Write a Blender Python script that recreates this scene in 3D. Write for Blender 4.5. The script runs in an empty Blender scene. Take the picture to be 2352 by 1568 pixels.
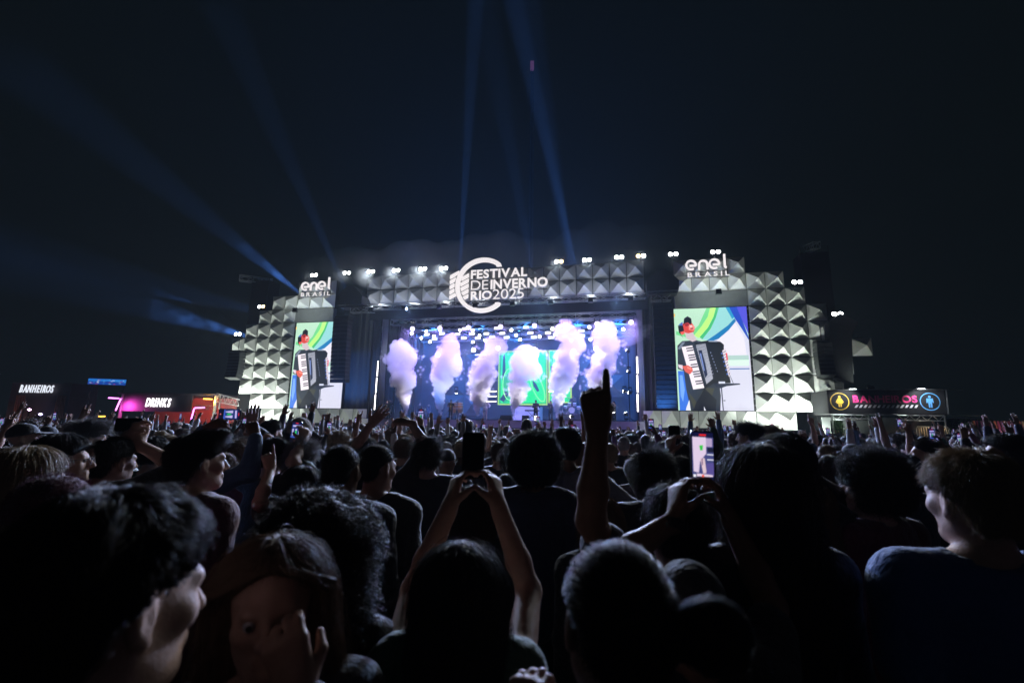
import bpy, math, random
import numpy as np
from mathutils import Matrix, Vector, Euler

SC = bpy.context.scene
COL = SC.collection
R_ = math.radians

# ------------------------------------------------------------------ camera, night sky, exposure
CAM_F, CAM_P, CAM_R, CAM_H = 1090.087, 0.184332, 0.0157984, 1.80
PHI = -0.2174446                        # the stage front is turned 12.5 degrees, right end nearer
_f = np.array([0, math.cos(CAM_P), math.sin(CAM_P)])
_u = np.array([0, -math.sin(CAM_P), math.cos(CAM_P)])
_r = np.array([1.0, 0, 0])
CR = _r * math.cos(CAM_R) + _u * math.sin(CAM_R)
CU = -_r * math.sin(CAM_R) + _u * math.cos(CAM_R)
cd = bpy.data.cameras.new('camera')
cam = bpy.data.objects.new('camera', cd)
COL.objects.link(cam)
cam.matrix_world = Matrix(((CR[0], CU[0], -_f[0], 0), (CR[1], CU[1], -_f[1], 0), (CR[2], CU[2], -_f[2], CAM_H), (0, 0, 0, 1)))
cd.sensor_width = 36
cd.lens = CAM_F / 2352 * 36
cd.clip_start, cd.clip_end = 0.05, 2000
cd.dof.use_dof = True
cd.dof.focus_distance = 20
cd.dof.aperture_fstop = 3.2
SC.camera = cam

W = bpy.data.worlds.new('World')
SC.world = W
W.use_nodes = True
bg = W.node_tree.nodes['Background']
bg.inputs['Color'].default_value = (0.0020, 0.0034, 0.0038, 1)
bg.inputs['Strength'].default_value = 1.0

SC.view_settings.view_transform = 'Standard'
SC.view_settings.look = 'None'
SC.view_settings.exposure = 0
SC.view_settings.gamma = 1
SC.render.engine = 'CYCLES'
cy = SC.cycles
cy.max_bounces, cy.diffuse_bounces, cy.glossy_bounces = 16, 2, 2
cy.transmission_bounces, cy.transparent_max_bounces, cy.volume_bounces = 2, 8, 16
cy.caustics_reflective = cy.caustics_refractive = False
cy.use_denoising = True
cy.sample_clamp_indirect = 4
cy.use_light_tree = True


def at(u, v, Y):
    """the point at depth Y seen at (u, v) of the 2352 px wide photograph"""
    D = CR * (u - 1176) / CAM_F + CU * (784 - v) / CAM_F + _f
    P = D * (Y / D[1])
    return np.array([P[0], P[1], P[2] + CAM_H])


cP, sP = math.cos(PHI), math.sin(PHI)


def S(s, t, z):
    """stage frame (s along the front, t into the stage, z up) -> world"""
    return Vector((cP * s - sP * t, 40 + sP * s + cP * t, z))


# ------------------------------------------------------------------ helpers
def tag(o, label=None, cat=None, group=None, kind=None):
    if label: o['label'] = label
    if cat: o['category'] = cat
    if group: o['group'] = group
    if kind: o['kind'] = kind
    return o


def empty(name, loc, rz=0.0, label=None, cat=None, group=None):
    o = bpy.data.objects.new(name, None)
    o.empty_display_size = 0.1
    COL.objects.link(o)
    o.location = loc
    o.rotation_euler = (0, 0, rz)
    return tag(o, label, cat, group)


def link(name, data, parent=None, loc=None, rot=None, scale=None):
    o = bpy.data.objects.new(name, data)
    COL.objects.link(o)
    if parent is not None: o.parent = parent
    if loc is not None: o.location = loc
    if rot is not None: o.rotation_euler = rot
    if scale is not None: o.scale = scale
    return o


def mesh(name, V, F, mats=(), smooth=False, fm=None):
    me = bpy.data.meshes.new(name)
    V = np.asarray(V, dtype=np.float32)
    if isinstance(F, np.ndarray):
        k = F.shape[1]
        me.vertices.add(len(V)); me.vertices.foreach_set('co', V.ravel())
        me.loops.add(F.size); me.loops.foreach_set('vertex_index', F.ravel().astype(np.int32))
        me.polygons.add(len(F))
        me.polygons.foreach_set('loop_start', np.arange(0, F.size, k, dtype=np.int32))
        me.update(calc_edges=True)
    else:
        me.from_pydata([tuple(v) for v in V], [], F)
    for m in mats: me.materials.append(m)
    if fm is not None: me.polygons.foreach_set('material_index', np.asarray(fm, dtype=np.int32))
    if smooth: me.polygons.foreach_set('use_smooth', np.ones(len(me.polygons), dtype=bool))
    me.update()
    return me


class MB:
    """collects boxes, tubes, polygons into one mesh"""
    def __init__(s): s.v, s.f, s.m = [], [], []

    def add(s, V, F, m=0):
        o = len(s.v)
        s.v += [tuple(x) for x in V]
        s.f += [tuple(i + o for i in q) for q in F]
        s.m += [m] * len(F)
        return s

    def box(s, c, d, m=0, rot=None, taper=1.0):
        x, y, z = (k / 2 for k in d)
        V = [(-x, -y, -z), (x, -y, -z), (x, y, -z), (-x, y, -z), (-x * taper, -y * taper, z), (x * taper, -y * taper, z), (x * taper, y * taper, z), (-x * taper, y * taper, z)]
        if rot is not None:
            M = Euler(rot).to_matrix()
            V = [M @ Vector(k) for k in V]
        V = [(k[0] + c[0], k[1] + c[1], k[2] + c[2]) for k in V]
        return s.add(V, [(0, 3, 2, 1), (4, 5, 6, 7), (0, 1, 5, 4), (1, 2, 6, 5), (2, 3, 7, 6), (3, 0, 4, 7)], m)

    def tube(s, a, b, r, n=6, m=0, r2=None, caps=True):
        a, b = Vector(a), Vector(b)
        d = (b - a)
        if d.length < 1e-6: return s
        d.normalize()
        x = d.orthogonal().normalized(); y = d.cross(x)
        r2 = r if r2 is None else r2
        V, F = [], []
        for k in range(n):
            c, q = math.cos(2 * math.pi * k / n), math.sin(2 * math.pi * k / n)
            V.append(a + (x * c + y * q) * r)
        for k in range(n):
            c, q = math.cos(2 * math.pi * k / n), math.sin(2 * math.pi * k / n)
            V.append(b + (x * c + y * q) * r2)
        for k in range(n): F.append((k, (k + 1) % n, n + (k + 1) % n, n + k))
        if caps: F += [tuple(range(n - 1, -1, -1)), tuple(range(n, 2 * n))]
        return s.add(V, F, m)

    def path(s, P, r, n=6, m=0):
        for a, b in zip(P[:-1], P[1:]): s.tube(a, b, r, n, m)
        return s

    def lathe(s, prof, c=(0, 0, 0), n=12, m=0):
        V, F = [], []
        for r, z in prof:
            for k in range(n):
                a = 2 * math.pi * k / n
                V.append((c[0] + r * math.cos(a), c[1] + r * math.sin(a), c[2] + z))
        for j in range(len(prof) - 1):
            for k in range(n):
                F.append((j * n + k, j * n + (k + 1) % n, (j + 1) * n + (k + 1) % n, (j + 1) * n + k))
        F += [tuple(range(n - 1, -1, -1)), tuple(range((len(prof) - 1) * n, len(prof) * n))]
        return s.add(V, F, m)

    def prism(s, P, t0, t1, m=0):
        """polygon P [(x, z)] in the xz plane, front at y=t0, back at y=t1"""
        n = len(P)
        V = [(x, t0, z) for x, z in P] + [(x, t1, z) for x, z in P]
        F = [tuple(range(n)), tuple(range(2 * n - 1, n - 1, -1))]
        for k in range(n):
            q = (k + 1) % n
            F.append((k, n + k, n + q, q))
        return s.add(V, F, m)

    def strip(s, A, B, t0, t1, m=0):
        """solid ribbon between two polylines of (x, z)"""
        for k in range(len(A) - 1): s.prism([A[k], A[k + 1], B[k + 1], B[k]], t0, t1, m)
        return s

    def build(s, name, mats, parent=None, smooth=False, **kw):
        if not isinstance(mats, (list, tuple)): mats = [mats]
        return link(name, mesh(name, s.v, s.f, mats, smooth, s.m), parent, **kw)

    def data(s, name, mats, smooth=False):
        if not isinstance(mats, (list, tuple)): mats = [mats]
        return mesh(name, s.v, s.f, mats, smooth, s.m)


# ------------------------------------------------------------------ materials
MATS = {}


def mat(name, col, rough=0.6, metal=0.0, noise=0.0, nscale=8.0, bump=0.0, bscale=20.0, sheen=0.0, spec=0.4, sss=0.0):
    if name in MATS: return MATS[name]
    m = bpy.data.materials.new(name)
    m.use_nodes = True
    nt = m.node_tree
    b = nt.nodes['Principled BSDF']
    b.inputs['Base Color'].default_value = (*col, 1)
    b.inputs['Roughness'].default_value = rough
    b.inputs['Metallic'].default_value = metal
    b.inputs['Specular IOR Level'].default_value = spec
    if sheen:
        b.inputs['Sheen Weight'].default_value = sheen
        b.inputs['Sheen Roughness'].default_value = 0.5
    if noise or bump:
        tc = nt.nodes.new('ShaderNodeTexCoord')
    if noise:
        n = nt.nodes.new('ShaderNodeTexNoise'); n.inputs['Scale'].default_value = nscale; n.inputs['Detail'].default_value = 4
        nt.links.new(tc.outputs['Object'], n.inputs['Vector'])
        mx = nt.nodes.new('ShaderNodeMix'); mx.data_type = 'RGBA'
        mx.inputs[6].default_value = (*[c * (1 - noise) for c in col], 1)
        mx.inputs[7].default_value = (*[min(1, c * (1 + noise)) for c in col], 1)
        nt.links.new(n.outputs['Fac'], mx.inputs[0])
        nt.links.new(mx.outputs[2], b.inputs['Base Color'])
    if bump:
        n2 = nt.nodes.new('ShaderNodeTexNoise'); n2.inputs['Scale'].default_value = bscale; n2.inputs['Detail'].default_value = 3
        nt.links.new(tc.outputs['Object'], n2.inputs['Vector'])
        bp = nt.nodes.new('ShaderNodeBump'); bp.inputs['Strength'].default_value = bump; bp.inputs['Distance'].default_value = 0.05
        nt.links.new(n2.outputs['Fac'], bp.inputs['Height'])
        nt.links.new(bp.outputs['Normal'], b.inputs['Normal'])
    MATS[name] = m
    return m


def emat(name, col, strength=1.0, sample=False, attr=None):
    """a thing that gives off light: lamp lens, neon tube, LED screen"""
    if name in MATS: return MATS[name]
    m = bpy.data.materials.new(name)
    m.use_nodes = True
    nt = m.node_tree
    b = nt.nodes['Principled BSDF']
    b.inputs['Base Color'].default_value = (0.02, 0.02, 0.02, 1)
    b.inputs['Emission Color'].default_value = (*col, 1)
    b.inputs['Emission Strength'].default_value = strength
    if attr:
        a = nt.nodes.new('ShaderNodeAttribute'); a.attribute_name = attr
        nt.links.new(a.outputs['Color'], b.inputs['Emission Color'])
    m.cycles.emission_sampling = 'AUTO' if sample else 'NONE'
    MATS[name] = m
    return m


def vmat(name, col, dens, aniso=0.0, absorb=(0, 0, 0)):
    m = bpy.data.materials.new(name)
    m.use_nodes = True
    nt = m.node_tree
    nt.nodes.remove(nt.nodes['Principled BSDF'])
    v = nt.nodes.new('ShaderNodeVolumePrincipled')
    v.inputs['Color'].default_value = (*col, 1)
    v.inputs['Density'].default_value = dens
    v.inputs['Anisotropy'].default_value = aniso
    nt.links.new(v.outputs['Volume'], nt.nodes['Material Output'].inputs['Volume'])
    m.cycles.homogeneous_volume = True
    return m


def lamp(name, loc, target, energy, col, cone=40, blend=0.3, size=0.08, parent=None):
    d = bpy.data.lights.new(name, 'SPOT')
    d.energy, d.color, d.spot_size, d.spot_blend, d.shadow_soft_size = energy, col, R_(cone), blend, size
    o = bpy.data.objects.new(name, d)
    COL.objects.link(o)
    o.location = loc
    o.rotation_euler = (Vector(target) - Vector(loc)).to_track_quat('-Z', 'Y').to_euler()
    return o


def sx(c): return ((c / 255.0) / 12.92) if c / 255.0 <= 0.04045 else ((c / 255.0 + 0.055) / 1.055) ** 2.4
def srgb(r, g, b): return (sx(r), sx(g), sx(b))


M_black = mat('black cloth', (0.012, 0.013, 0.015), 0.9, bump=0.3, bscale=6)
M_dark = mat('black steel', (0.02, 0.02, 0.022), 0.5, 0.3)
M_cab = mat('speaker grey', (0.055, 0.06, 0.06), 0.55, noise=0.2)
M_alu = mat('truss aluminium', (0.55, 0.56, 0.57), 0.35, 0.85, noise=0.15, nscale=3)
M_panel = mat('stretched white fabric', (0.60, 0.61, 0.59), 0.75, noise=0.06, nscale=1.2, bump=0.22, bscale=2.2)
M_panel2 = mat('stretched grey fabric', (0.33, 0.34, 0.35), 0.75, noise=0.1, nscale=1.2, bump=0.22, bscale=2.2)
M_white = mat('white paint', (0.75, 0.75, 0.75), 0.5)
M_grey = mat('grey cloth', (0.16, 0.17, 0.17), 0.85, noise=0.2, nscale=2, bump=0.4, bscale=3)
M_deck = mat('stage deck', (0.06, 0.06, 0.065), 0.45, noise=0.3, nscale=1.5)
M_front = mat('stage front board', (0.55, 0.55, 0.57), 0.6, noise=0.15, nscale=2)
M_ground = mat('asphalt', (0.045, 0.045, 0.047), 0.85, noise=0.35, nscale=1.3, bump=0.2, bscale=30)
M_lampW = emat('lit lamp white', (1, 0.97, 0.93), 30)
M_lampO = emat('lit lamp amber', (1, 0.62, 0.22), 16)
M_lampV = emat('lit lamp violet', (0.72, 0.62, 1.0), 6)
M_strobe = emat('lit strobe panel', (1, 0.98, 0.96), 1.8)
M_sign = emat('backlit sign face', (1.0, 0.93, 0.94), 0.93, sample=False)
M_signside = mat('sign return', (0.35, 0.36, 0.38), 0.5)
M_tube = emat('lit tube', (1, 0.93, 0.9), 5)

# ------------------------------------------------------------------ air
link('ground', mesh('ground', [(-90, -20, 0), (90, -20, 0), (90, 150, 0), (-90, 150, 0)], [(0, 1, 2, 3)], [M_ground]))['kind'] = 'structure'
hz = MB().box((0, 65, 27.5), (186, 180, 57)).build('haze', vmat('haze air', (0.80, 0.90, 1.0), 0.0004, 0.1))
hz['kind'] = 'stuff'

# ------------------------------------------------------------------ stage: facade towers of pyramid panels
TS = 1.362                               # panel pitch
HP = 0.72                                # how far each pyramid stands out


def pyramid_mesh(name, w=TS, h=TS, d=HP, m=M_panel, seed=0):
    rr = random.Random(seed)
    g = 0.02
    x0, x1, z0, z1 = g, w - g, g, h - g
    ax, az = w / 2 + rr.uniform(-.02, .02), h / 2 + rr.uniform(-.02, .02)
    # each triangular sheet is slightly slack: a midpoint sags a little
    C = [(x0, 0, z0), (x1, 0, z0), (x1, 0, z1), (x0, 0, z1)]
    A = (ax, -d, az)
    V, F = [], []
    for k in range(4):
        a, b = Vector(C[k]), Vector(C[(k + 1) % 4]); p = Vector(A)
        n = (b - a).cross(p - a).normalized()
        cen = (a + b + p) / 3 - n * rr.uniform(0.0, 0.025)
        o = len(V)
        V += [a, b, p, cen]
        F += [(o, o + 1, o + 3), (o + 1, o + 2, o + 3), (o + 2, o, o + 3)]
    # rim that turns the sheet back to the frame
    o = len(V)
    V += [Vector(c) for c in C] + [Vector((c[0], 0.05, c[2])) for c in C]
    for k in range(4): F.append((o + k, o + 4 + k, o + 4 + (k + 1) % 4, o + (k + 1) % 4))
    return mesh(name, V, F, [m])


PANELS = [pyramid_mesh('panel', seed=k) for k in range(5)]
PANELS2 = [pyramid_mesh('panel', m=M_panel2, seed=k) for k in range(3)]
rnd = random.Random(4)


def panel_field(root, cells, meshes=PANELS, s0=0.0, z0=0.0):
    for (i, j) in cells:
        link('panel', rnd.choice(meshes), root, (s0 + i * TS, 0, z0 + j * TS))


ZB = 3.44
tw = empty('facade_tower', S(18.86, 0, 0), PHI, 'stepped tower of white pyramid panels between the nearer video screen and the toilets banner', 'facade tower', 'pyramid panel towers')
cells = [(0, 0), (1, 0), (2, 0)] + [(i, 1) for i in range(4)] + [(i, 2) for i in range(5)] + [(i, 3) for i in range(6)] + [(i, j) for j in (4, 5) for i in range(4)] + [(i, 6) for i in range(3)] + [(0, 7), (1, 7)]
panel_field(tw, cells, z0=ZB)
panel_field(tw, [(0, -1), (1, -1)], z0=ZB)
b = MB()
for j, n in {-1: 2, 0: 3, 1: 4, 2: 5, 3: 6, 4: 4, 5: 4, 6: 3, 7: 2}.items():
    b.box((n * TS / 2, 0.30, ZB + (j + .5) * TS), (n * TS - .06, 0.46, TS - .02))
b.build('backing_frame', M_black, tw)
tw2 = empty('facade_tower', S(-21.38 - 5 * TS, 0, 0), PHI, 'stepped tower of white pyramid panels at the drinks bar end of the stage', 'facade tower', 'pyramid panel towers')
rowsL = {-1: 2, 0: 3, 1: 4, 2: 4, 3: 4, 4: 5, 5: 4, 6: 3, 7: 2}
panel_field(tw2, [(4 - i, j) for j, n in rowsL.items() for i in range(n)], z0=ZB)
b = MB()
for j, n in rowsL.items(): b.box((5 * TS - n * TS / 2, 0.30, ZB + (j + .5) * TS), (n * TS - .06, 0.46, TS - .02))
b.build('backing_frame', M_black, tw2)

# header over each screen, with the sponsor sign
for (s0, n, lab, r2) in ((13.42, 4, 'white pyramid panel header over the nearer video screen', [0, 1, 2, 3]), (-21.38, 3, 'white pyramid panel header over the far video screen', [0, 1, 2])):
    hd = empty('screen_header', S(s0, 0, 0), PHI, lab, 'panel header', 'pyramid panel headers')
    panel_field(hd, [(i, 0) for i in range(n)], PANELS, z0=12.95)
    panel_field(hd, [(i, 1) for i in r2], PANELS2, z0=12.95)
    MB().box((n * TS / 2, .3, 12.95 + TS), (n * TS - .05, .46, 2 * TS - .04)).build('backing_frame', M_black, hd)
    MB().box((n * TS / 2, .15, 12.28), (n * TS - .02, .5, 1.26)).build('banner_cloth', M_grey, hd)

# fascia over the stage opening
fa = empty('stage_fascia', S(-13.70, -0.6, 0), PHI, 'long fascia of two rows of grey pyramid panels over the stage opening', 'stage fascia')
FW = 24.76 / 18
FPAN = [pyramid_mesh('panel', FW, TS, HP, M_panel2, k + 20) for k in range(4)]
for j in range(2):
    for i in range(18):
        link('panel', rnd.choice(FPAN), fa, (i * FW, 0, 12.9 + j * TS))
MB().box((12.38, .35, 12.9 + TS), (24.7, .56, 2 * TS - .04)).build('backing_frame', M_black, fa)

# skirts under the screens
def skirt_mesh(k):
    rr = random.Random(k)
    w, h, d = TS, 1.26, 0.55
    V = [(0.015, 0, 0), (w - .015, 0, 0), (w - .015, 0, h), (.015, 0, h), (w / 2 + rr.uniform(-.05, .05), -d, h - .02), (w / 2, 0, h)]
    return mesh('panel', V, [(0, 1, 4), (1, 2, 4), (3, 0, 4), (2, 5, 4), (5, 3, 4)], [M_panel])


SK = [skirt_mesh(k) for k in range(4)]
for s0, n, lab in ((-21.30, 6, 'low white zigzag skirt below the far video screen'), (10.66, 6, 'low white zigzag skirt below the nearer video screen')):
    sk = empty('stage_skirt', S(s0, -0.05, 2.18), PHI, lab, 'stage skirt', 'zigzag skirts under the screens')
    for i in range(n): link('panel', rnd.choice(SK), sk, (i * TS, 0, 0))
    MB().box((n * TS / 2, .25, .0), (n * TS, .4, 2.5)).build('backing_frame', M_black, sk)

# ------------------------------------------------------------------ video screens with the musician (flat moving picture)
def picture():
    L = []
    def P(col, *pts): L.append((col, [(x, y) for x, y in pts]))
    P((186, 226, 198), (0, 0), (1, 0), (1, 1), (0, 1))
    P((112, 214, 140), (.02, 0), (.55, 0), (.40, .20), (.22, .30), (.02, .26)); P((186, 226, 198), (0, 0), (.46, 0), (.34, .17), (.2, .26), (0, .22))
    P((214, 214, 232), (.40, .36), (.84, .12), (1, .33), (1, 1), (.40, 1))
    P((232, 228, 240), (.52, .36), (.84, .16), (.94, .30), (.96, .50), (.6, .5))
    P((150, 214, 214), (.60, 0), (.79, 0), (.84, .12), (.66, .26), (.50, .33), (.36, .31), (.50, .22), (.57, .10))
    P((66, 190, 120), (.585, 0), (.63, 0), (.58, .10), (.50, .21), (.38, .31), (.34, .29), (.47, .19), (.55, .09))
    P((190, 250, 130), (.51, 0), (.59, 0), (.55, .09), (.46, .20), (.33, .30), (.27, .27), (.38, .18), (.47, .09))
    P((24, 120, 180), (.43, .33), (.58, .26), (.74, .18), (.83, .115), (.85, .14), (.74, .23), (.60, .31), (.50, .335))
    P((40, 150, 200), (.72, 0), (.80, 0), (.86, .08), (.80, .12))
    P((34, 74, 190), (.77, 0), (.88, 0), (1, .30), (1, .33), (.92, .22), (.84, .12))
    P((84, 84, 214), (.87, 0), (1, 0), (1, .27), (.93, .13))
    P((176, 206, 200), (.70, .475), (.98, .475), (.98, .52), (.70, .52))
    P((216, 244, 228), (.70, .52), (.98, .52), (.98, .575), (.70, .575))
    P((44, 110, 176), (.70, .60), (.98, .60), (.98, .61), (.70, .61))
    P((58, 116, 222), (.02, .62), (.12, .62), (.16, .88), (.10, 1), (.02, 1))
    P((120, 170, 240), (.04, .66), (.08, .66), (.10, .80), (.07, .92), (.04, .86))
    P((46, 54, 66), (.03, .37), (.10, .325), (.30, .32), (.40, .34), (.56, .66), (.58, .86), (.56, 1), (.17, 1), (.12, .80), (.10, .62), (.02, .60))
    P((66, 68, 58), (.13, .80), (.25, .92), (.37, .78), (.50, .79), (.40, .99), (.34, 1), (.22, 1))
    P((26, 30, 40), (.25, .92), (.37, .79), (.52, .90), (.50, 1), (.2, 1))
    P((208, 190, 196), (.14, .24), (.25, .235), (.30, .32), (.24, .335), (.16, .30))
    P((216, 70, 62), (.115, .15), (.23, .13), (.285, .19), (.27, .235), (.19, .25), (.14, .24), (.12, .20))
    P((246, 142, 132), (.20, .16), (.27, .17), (.285, .20), (.26, .225), (.20, .215)); P((150, 30, 40), (.14, .155), (.19, .145), (.21, .17), (.16, .18)); P((255, 210, 214), (.215, .175), (.245, .17), (.25, .185), (.22, .19))
    P((120, 30, 50), (.22, .20), (.26, .196), (.262, .206), (.225, .212))
    P((22, 26, 36), (.05, .17), (.12, .165), (.135, .24), (.08, .25), (.12, .30), (.06, .24))
    P((240, 90, 80), (.075, .235), (.13, .225), (.14, .25), (.10, .265))
    P((20, 24, 32), (.125, .17), (.14, .10), (.19, .077), (.24, .10), (.245, .14), (.225, .165), (.19, .14), (.145, .15)); P((70, 110, 190), (.055, .165), (.12, .13), (.115, .17))
    P((120, 130, 150), (.03, .40), (.10, .335), (.14, .335), (.06, .41)); P((92, 100, 118), (.30, .325), (.38, .335), (.40, .36), (.33, .35))
    P((26, 30, 38), (.265, .345), (.45, .325), (.62, .34), (.665, .37), (.66, .41), (.72, .74), (.50, .74), (.36, .80), (.27, .38))
    P((150, 160, 180), (.46, .325), (.58, .33), (.58, .342), (.46, .338))
    P((40, 46, 58), (.27, .37), (.40, .35), (.43, .38), (.51, .70), (.38, .76))
    for k in range(11):                               # lattice of the grille
        a = k / 11
        P((170, 172, 186), (.285 + .15 * a * .9, .365 - .012 * a), (.293 + .15 * a * .9, .365 - .012 * a), (.497 - .09 * (1 - a), .70 + .05 * (1 - a) - .01), (.489 - .09 * (1 - a), .70 + .05 * (1 - a)))
        P((150, 152, 170), (.283 + .010 * k, .39 + .03 * k), (.40 + .010 * k, .365 + .028 * k), (.402 + .010 * k, .371 + .028 * k), (.285 + .010 * k, .396 + .03 * k))
    P((30, 40, 70), (.315, .42), (.36, .42), (.40, .55), (.42, .66), (.385, .69), (.35, .56))
    P((120, 140, 200), (.33, .45), (.35, .45), (.385, .62), (.37, .62))
    P((248, 238, 244), (.085, .385), (.235, .37), (.365, .785), (.215, .80))
    for k in range(17):
        a = (k + .8) / 18
        x, y = .085 + .13 * a, .385 + .415 * a
        P((200, 186, 200), (x, y - .012), (x + .15, y - .027), (x + .15, y - .025), (x, y - .010))
        if k % 7 not in (2, 6): P((22, 24, 44), (x + .055, y - .008), (x + .148, y - .016), (x + .150, y - .005), (x + .057, y + .003))
    P((24, 28, 36), (.44, .35), (.60, .35), (.66, .41), (.72, .73), (.545, .70))
    for k in range(7): P((170, 180, 210), (.475 + .012 * k, .44 + .03 * k), (.483 + .012 * k, .44 + .03 * k), (.486 + .012 * k, .452 + .03 * k), (.478 + .012 * k, .452 + .03 * k))
    for k in range(6): P((84, 120, 200), (.615 + .011 * k, .45 + .04 * k), (.637 + .011 * k, .447 + .04 * k), (.640 + .011 * k, .46 + .04 * k), (.618 + .011 * k, .463 + .04 * k))
    P((226, 214, 224), (.635, .43), (.685, .405), (.725, .66), (.70, .68))
    for k in range(9): P((120, 110, 130), (.637 + .008 * k, .445 + .026 * k), (.685 + .004 * k, .430 + .026 * k), (.686 + .004 * k, .436 + .026 * k), (.639 + .008 * k, .451 + .026 * k))
    P((232, 70, 90), (.68, .45), (.70, .455), (.705, .52), (.685, .525))
    P((222, 206, 220), (.025, .555), (.09, .565), (.085, .61), (.03, .585))
    P((222, 96, 78), (.08, .575), (.16, .565), (.215, .59), (.225, .62), (.18, .655), (.12, .63))
    P((255, 150, 130), (.15, .58), (.21, .60), (.20, .61), (.15, .595))
    P((36, 44, 64), (.50, .74), (.84, .745), (.84, .755), (.66, .77), (.58, .79), (.52, .78)); P((210, 214, 232), (.56, .725), (.645, .725), (.645, .745), (.56, .745))
    P((36, 50, 80), (.585, .78), (.60, .78), (.605, 1), (.592, 1)); P((36, 50, 80), (.70, .64), (.705, .64), (.755, .74), (.75, .745)); P((36, 50, 80), (.61, .90), (.645, .905), (.61, .912))
    P((228, 228, 240), (.11, .97), (.155, .90), (.165, 1), (.10, 1)); P((228, 228, 240), (.345, .96), (.37, 1), (.345, 1))
    P((255, 190, 60), (0, .045), (.012, .05), (.016, .065), (.010, .08), (0, .083))
    return L


PIC = picture()
M_pic = emat('LED screen picture', (1, 1, 1), 1.15, sample=True, attr='Col')


def screen_picture(w, h, pics, step=0.0004):
    V, F, C = [], [], []
    for k, (col, pts) in enumerate(pics):
        o = len(V)
        V += [(x * w, -k * step, (1 - y) * h) for x, y in pts]
        area = sum(pts[i][0] * pts[(i + 1) % len(pts)][1] - pts[(i + 1) % len(pts)][0] * pts[i][1] for i in range(len(pts)))
        idx = list(range(o, o + len(pts)))
        F.append(tuple(reversed(idx)) if area > 0 else tuple(idx)); C.append(srgb(*col))
    me = mesh('picture', V, F, [M_pic])
    ca = me.color_attributes.new('Col', 'FLOAT_COLOR', 'CORNER')
    arr = []
    for p in me.polygons: arr += [(*C[p.index], 1.0)] * p.loop_total
    ca.data.foreach_set('color', np.array(arr, dtype=np.float32).ravel())
    return me


picm = screen_picture(5.43, 8.09, PIC)
for s0, lab in ((13.31, 'larger video screen near the toilets banner, showing a man playing an accordion'), (-21.24, 'smaller looking video screen at the drinks bar end, showing the same accordion player')):
    vs = empty('video_screen', S(s0, 0.05, 3.50), PHI, lab, 'video screen', 'video screens')
    link('picture', picm, vs, (0, 0, 0))
    MB().box((2.715, .16, 4.045), (5.43, .24, 8.09)).build('housing', M_dark, vs)
    f = MB().box((5.49, .1, 4.0), (.1, .3, 8.2)).box((-.06, .1, 4.0), (.1, .3, 8.2)).box((2.7, .1, 8.14), (5.4, .3, .08))
    f.build('frame', M_dark, vs)
    c = MB()
    for k in range(16): c.box((5.50 if s0 > 0 else -.07, -.065, .4 + k * .5), (.05, .03, .07))
    tag(c.build('cable_clip', M_alu, vs), kind='stuff')

# ------------------------------------------------------------------ lettering
def text_mesh(body, size, extrude, offset=0.0, shear=0.0, outline=0.0):
    cu = bpy.data.curves.new('t', 'FONT')
    cu.body, cu.size, cu.extrude, cu.offset, cu.shear = body, size, extrude, offset, shear
    cu.resolution_u = 4
    if outline:
        cu.fill_mode = 'NONE'; cu.extrude = 0; cu.bevel_depth = outline; cu.bevel_resolution = 1; cu.resolution_u = 3
    o = bpy.data.objects.new('t', cu)
    COL.objects.link(o)
    dg = bpy.context.evaluated_depsgraph_get()
    me = bpy.data.meshes.new_from_object(o.evaluated_get(dg))
    bpy.data.objects.remove(o)
    bpy.data.curves.remove(cu)
    n = len(me.vertices)
    a = np.zeros(n * 3, dtype=np.float32); me.vertices.foreach_get('co', a); a = a.reshape(n, 3)
    V = np.stack([a[:, 0], -a[:, 2], a[:, 1]], 1)          # stand it up: x right, z up, front towards -y
    F = [tuple(p.vertices) for p in me.polygons]
    bpy.data.meshes.remove(me)
    return V, F


def word(root, txt, x0, x1, z0, z1, y, mats, weight=0.0, depth=0.06, shear=0.0, outline=0.0, gap=0.10, name='letter', colors=None):
    """one child per letter, the whole word fitted to the box x0..x1, z0..z1"""
    items, x = [], 0.0
    for ch in txt:
        if ch == ' ':
            x += 0.28; continue
        V, F = text_mesh(ch, 1.0, depth, weight, shear, outline)
        w = V[:, 0].max() - V[:, 0].min()
        V[:, 0] += x - V[:, 0].min()
        items.append((V, F)); x += w + gap * (0.75 if ch in 'AVLT' else 1)
    x -= gap
    hi = max(v[:, 2].max() for v, _ in items); lo = min(v[:, 2].min() for v, _ in items)
    kx, kz = (x1 - x0) / x, (z1 - z0) / (hi - lo)
    for k, (V, F) in enumerate(items):
        V = V.copy()
        h = V[:, 2].max() - V[:, 2].min()
        V[:, 2] = (V[:, 2] - lo) * kz if h < .95 * (hi - lo) and False else (V[:, 2] - V[:, 2].min()) * ((z1 - z0) / h)
        V[:, 0] *= kx
        c = V[:, 0].mean()
        V += np.array([x0, 0, z0])
        V[:, 0] -= x0 + c
        me = mesh(name, V, F, mats)
        me.polygons.foreach_set('material_index', [0 if (abs(p.normal.y) > .6 or len(mats) == 1) else 1 for p in me.polygons])
        link(name, me, root, (x0 + c, y, 0))


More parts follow.
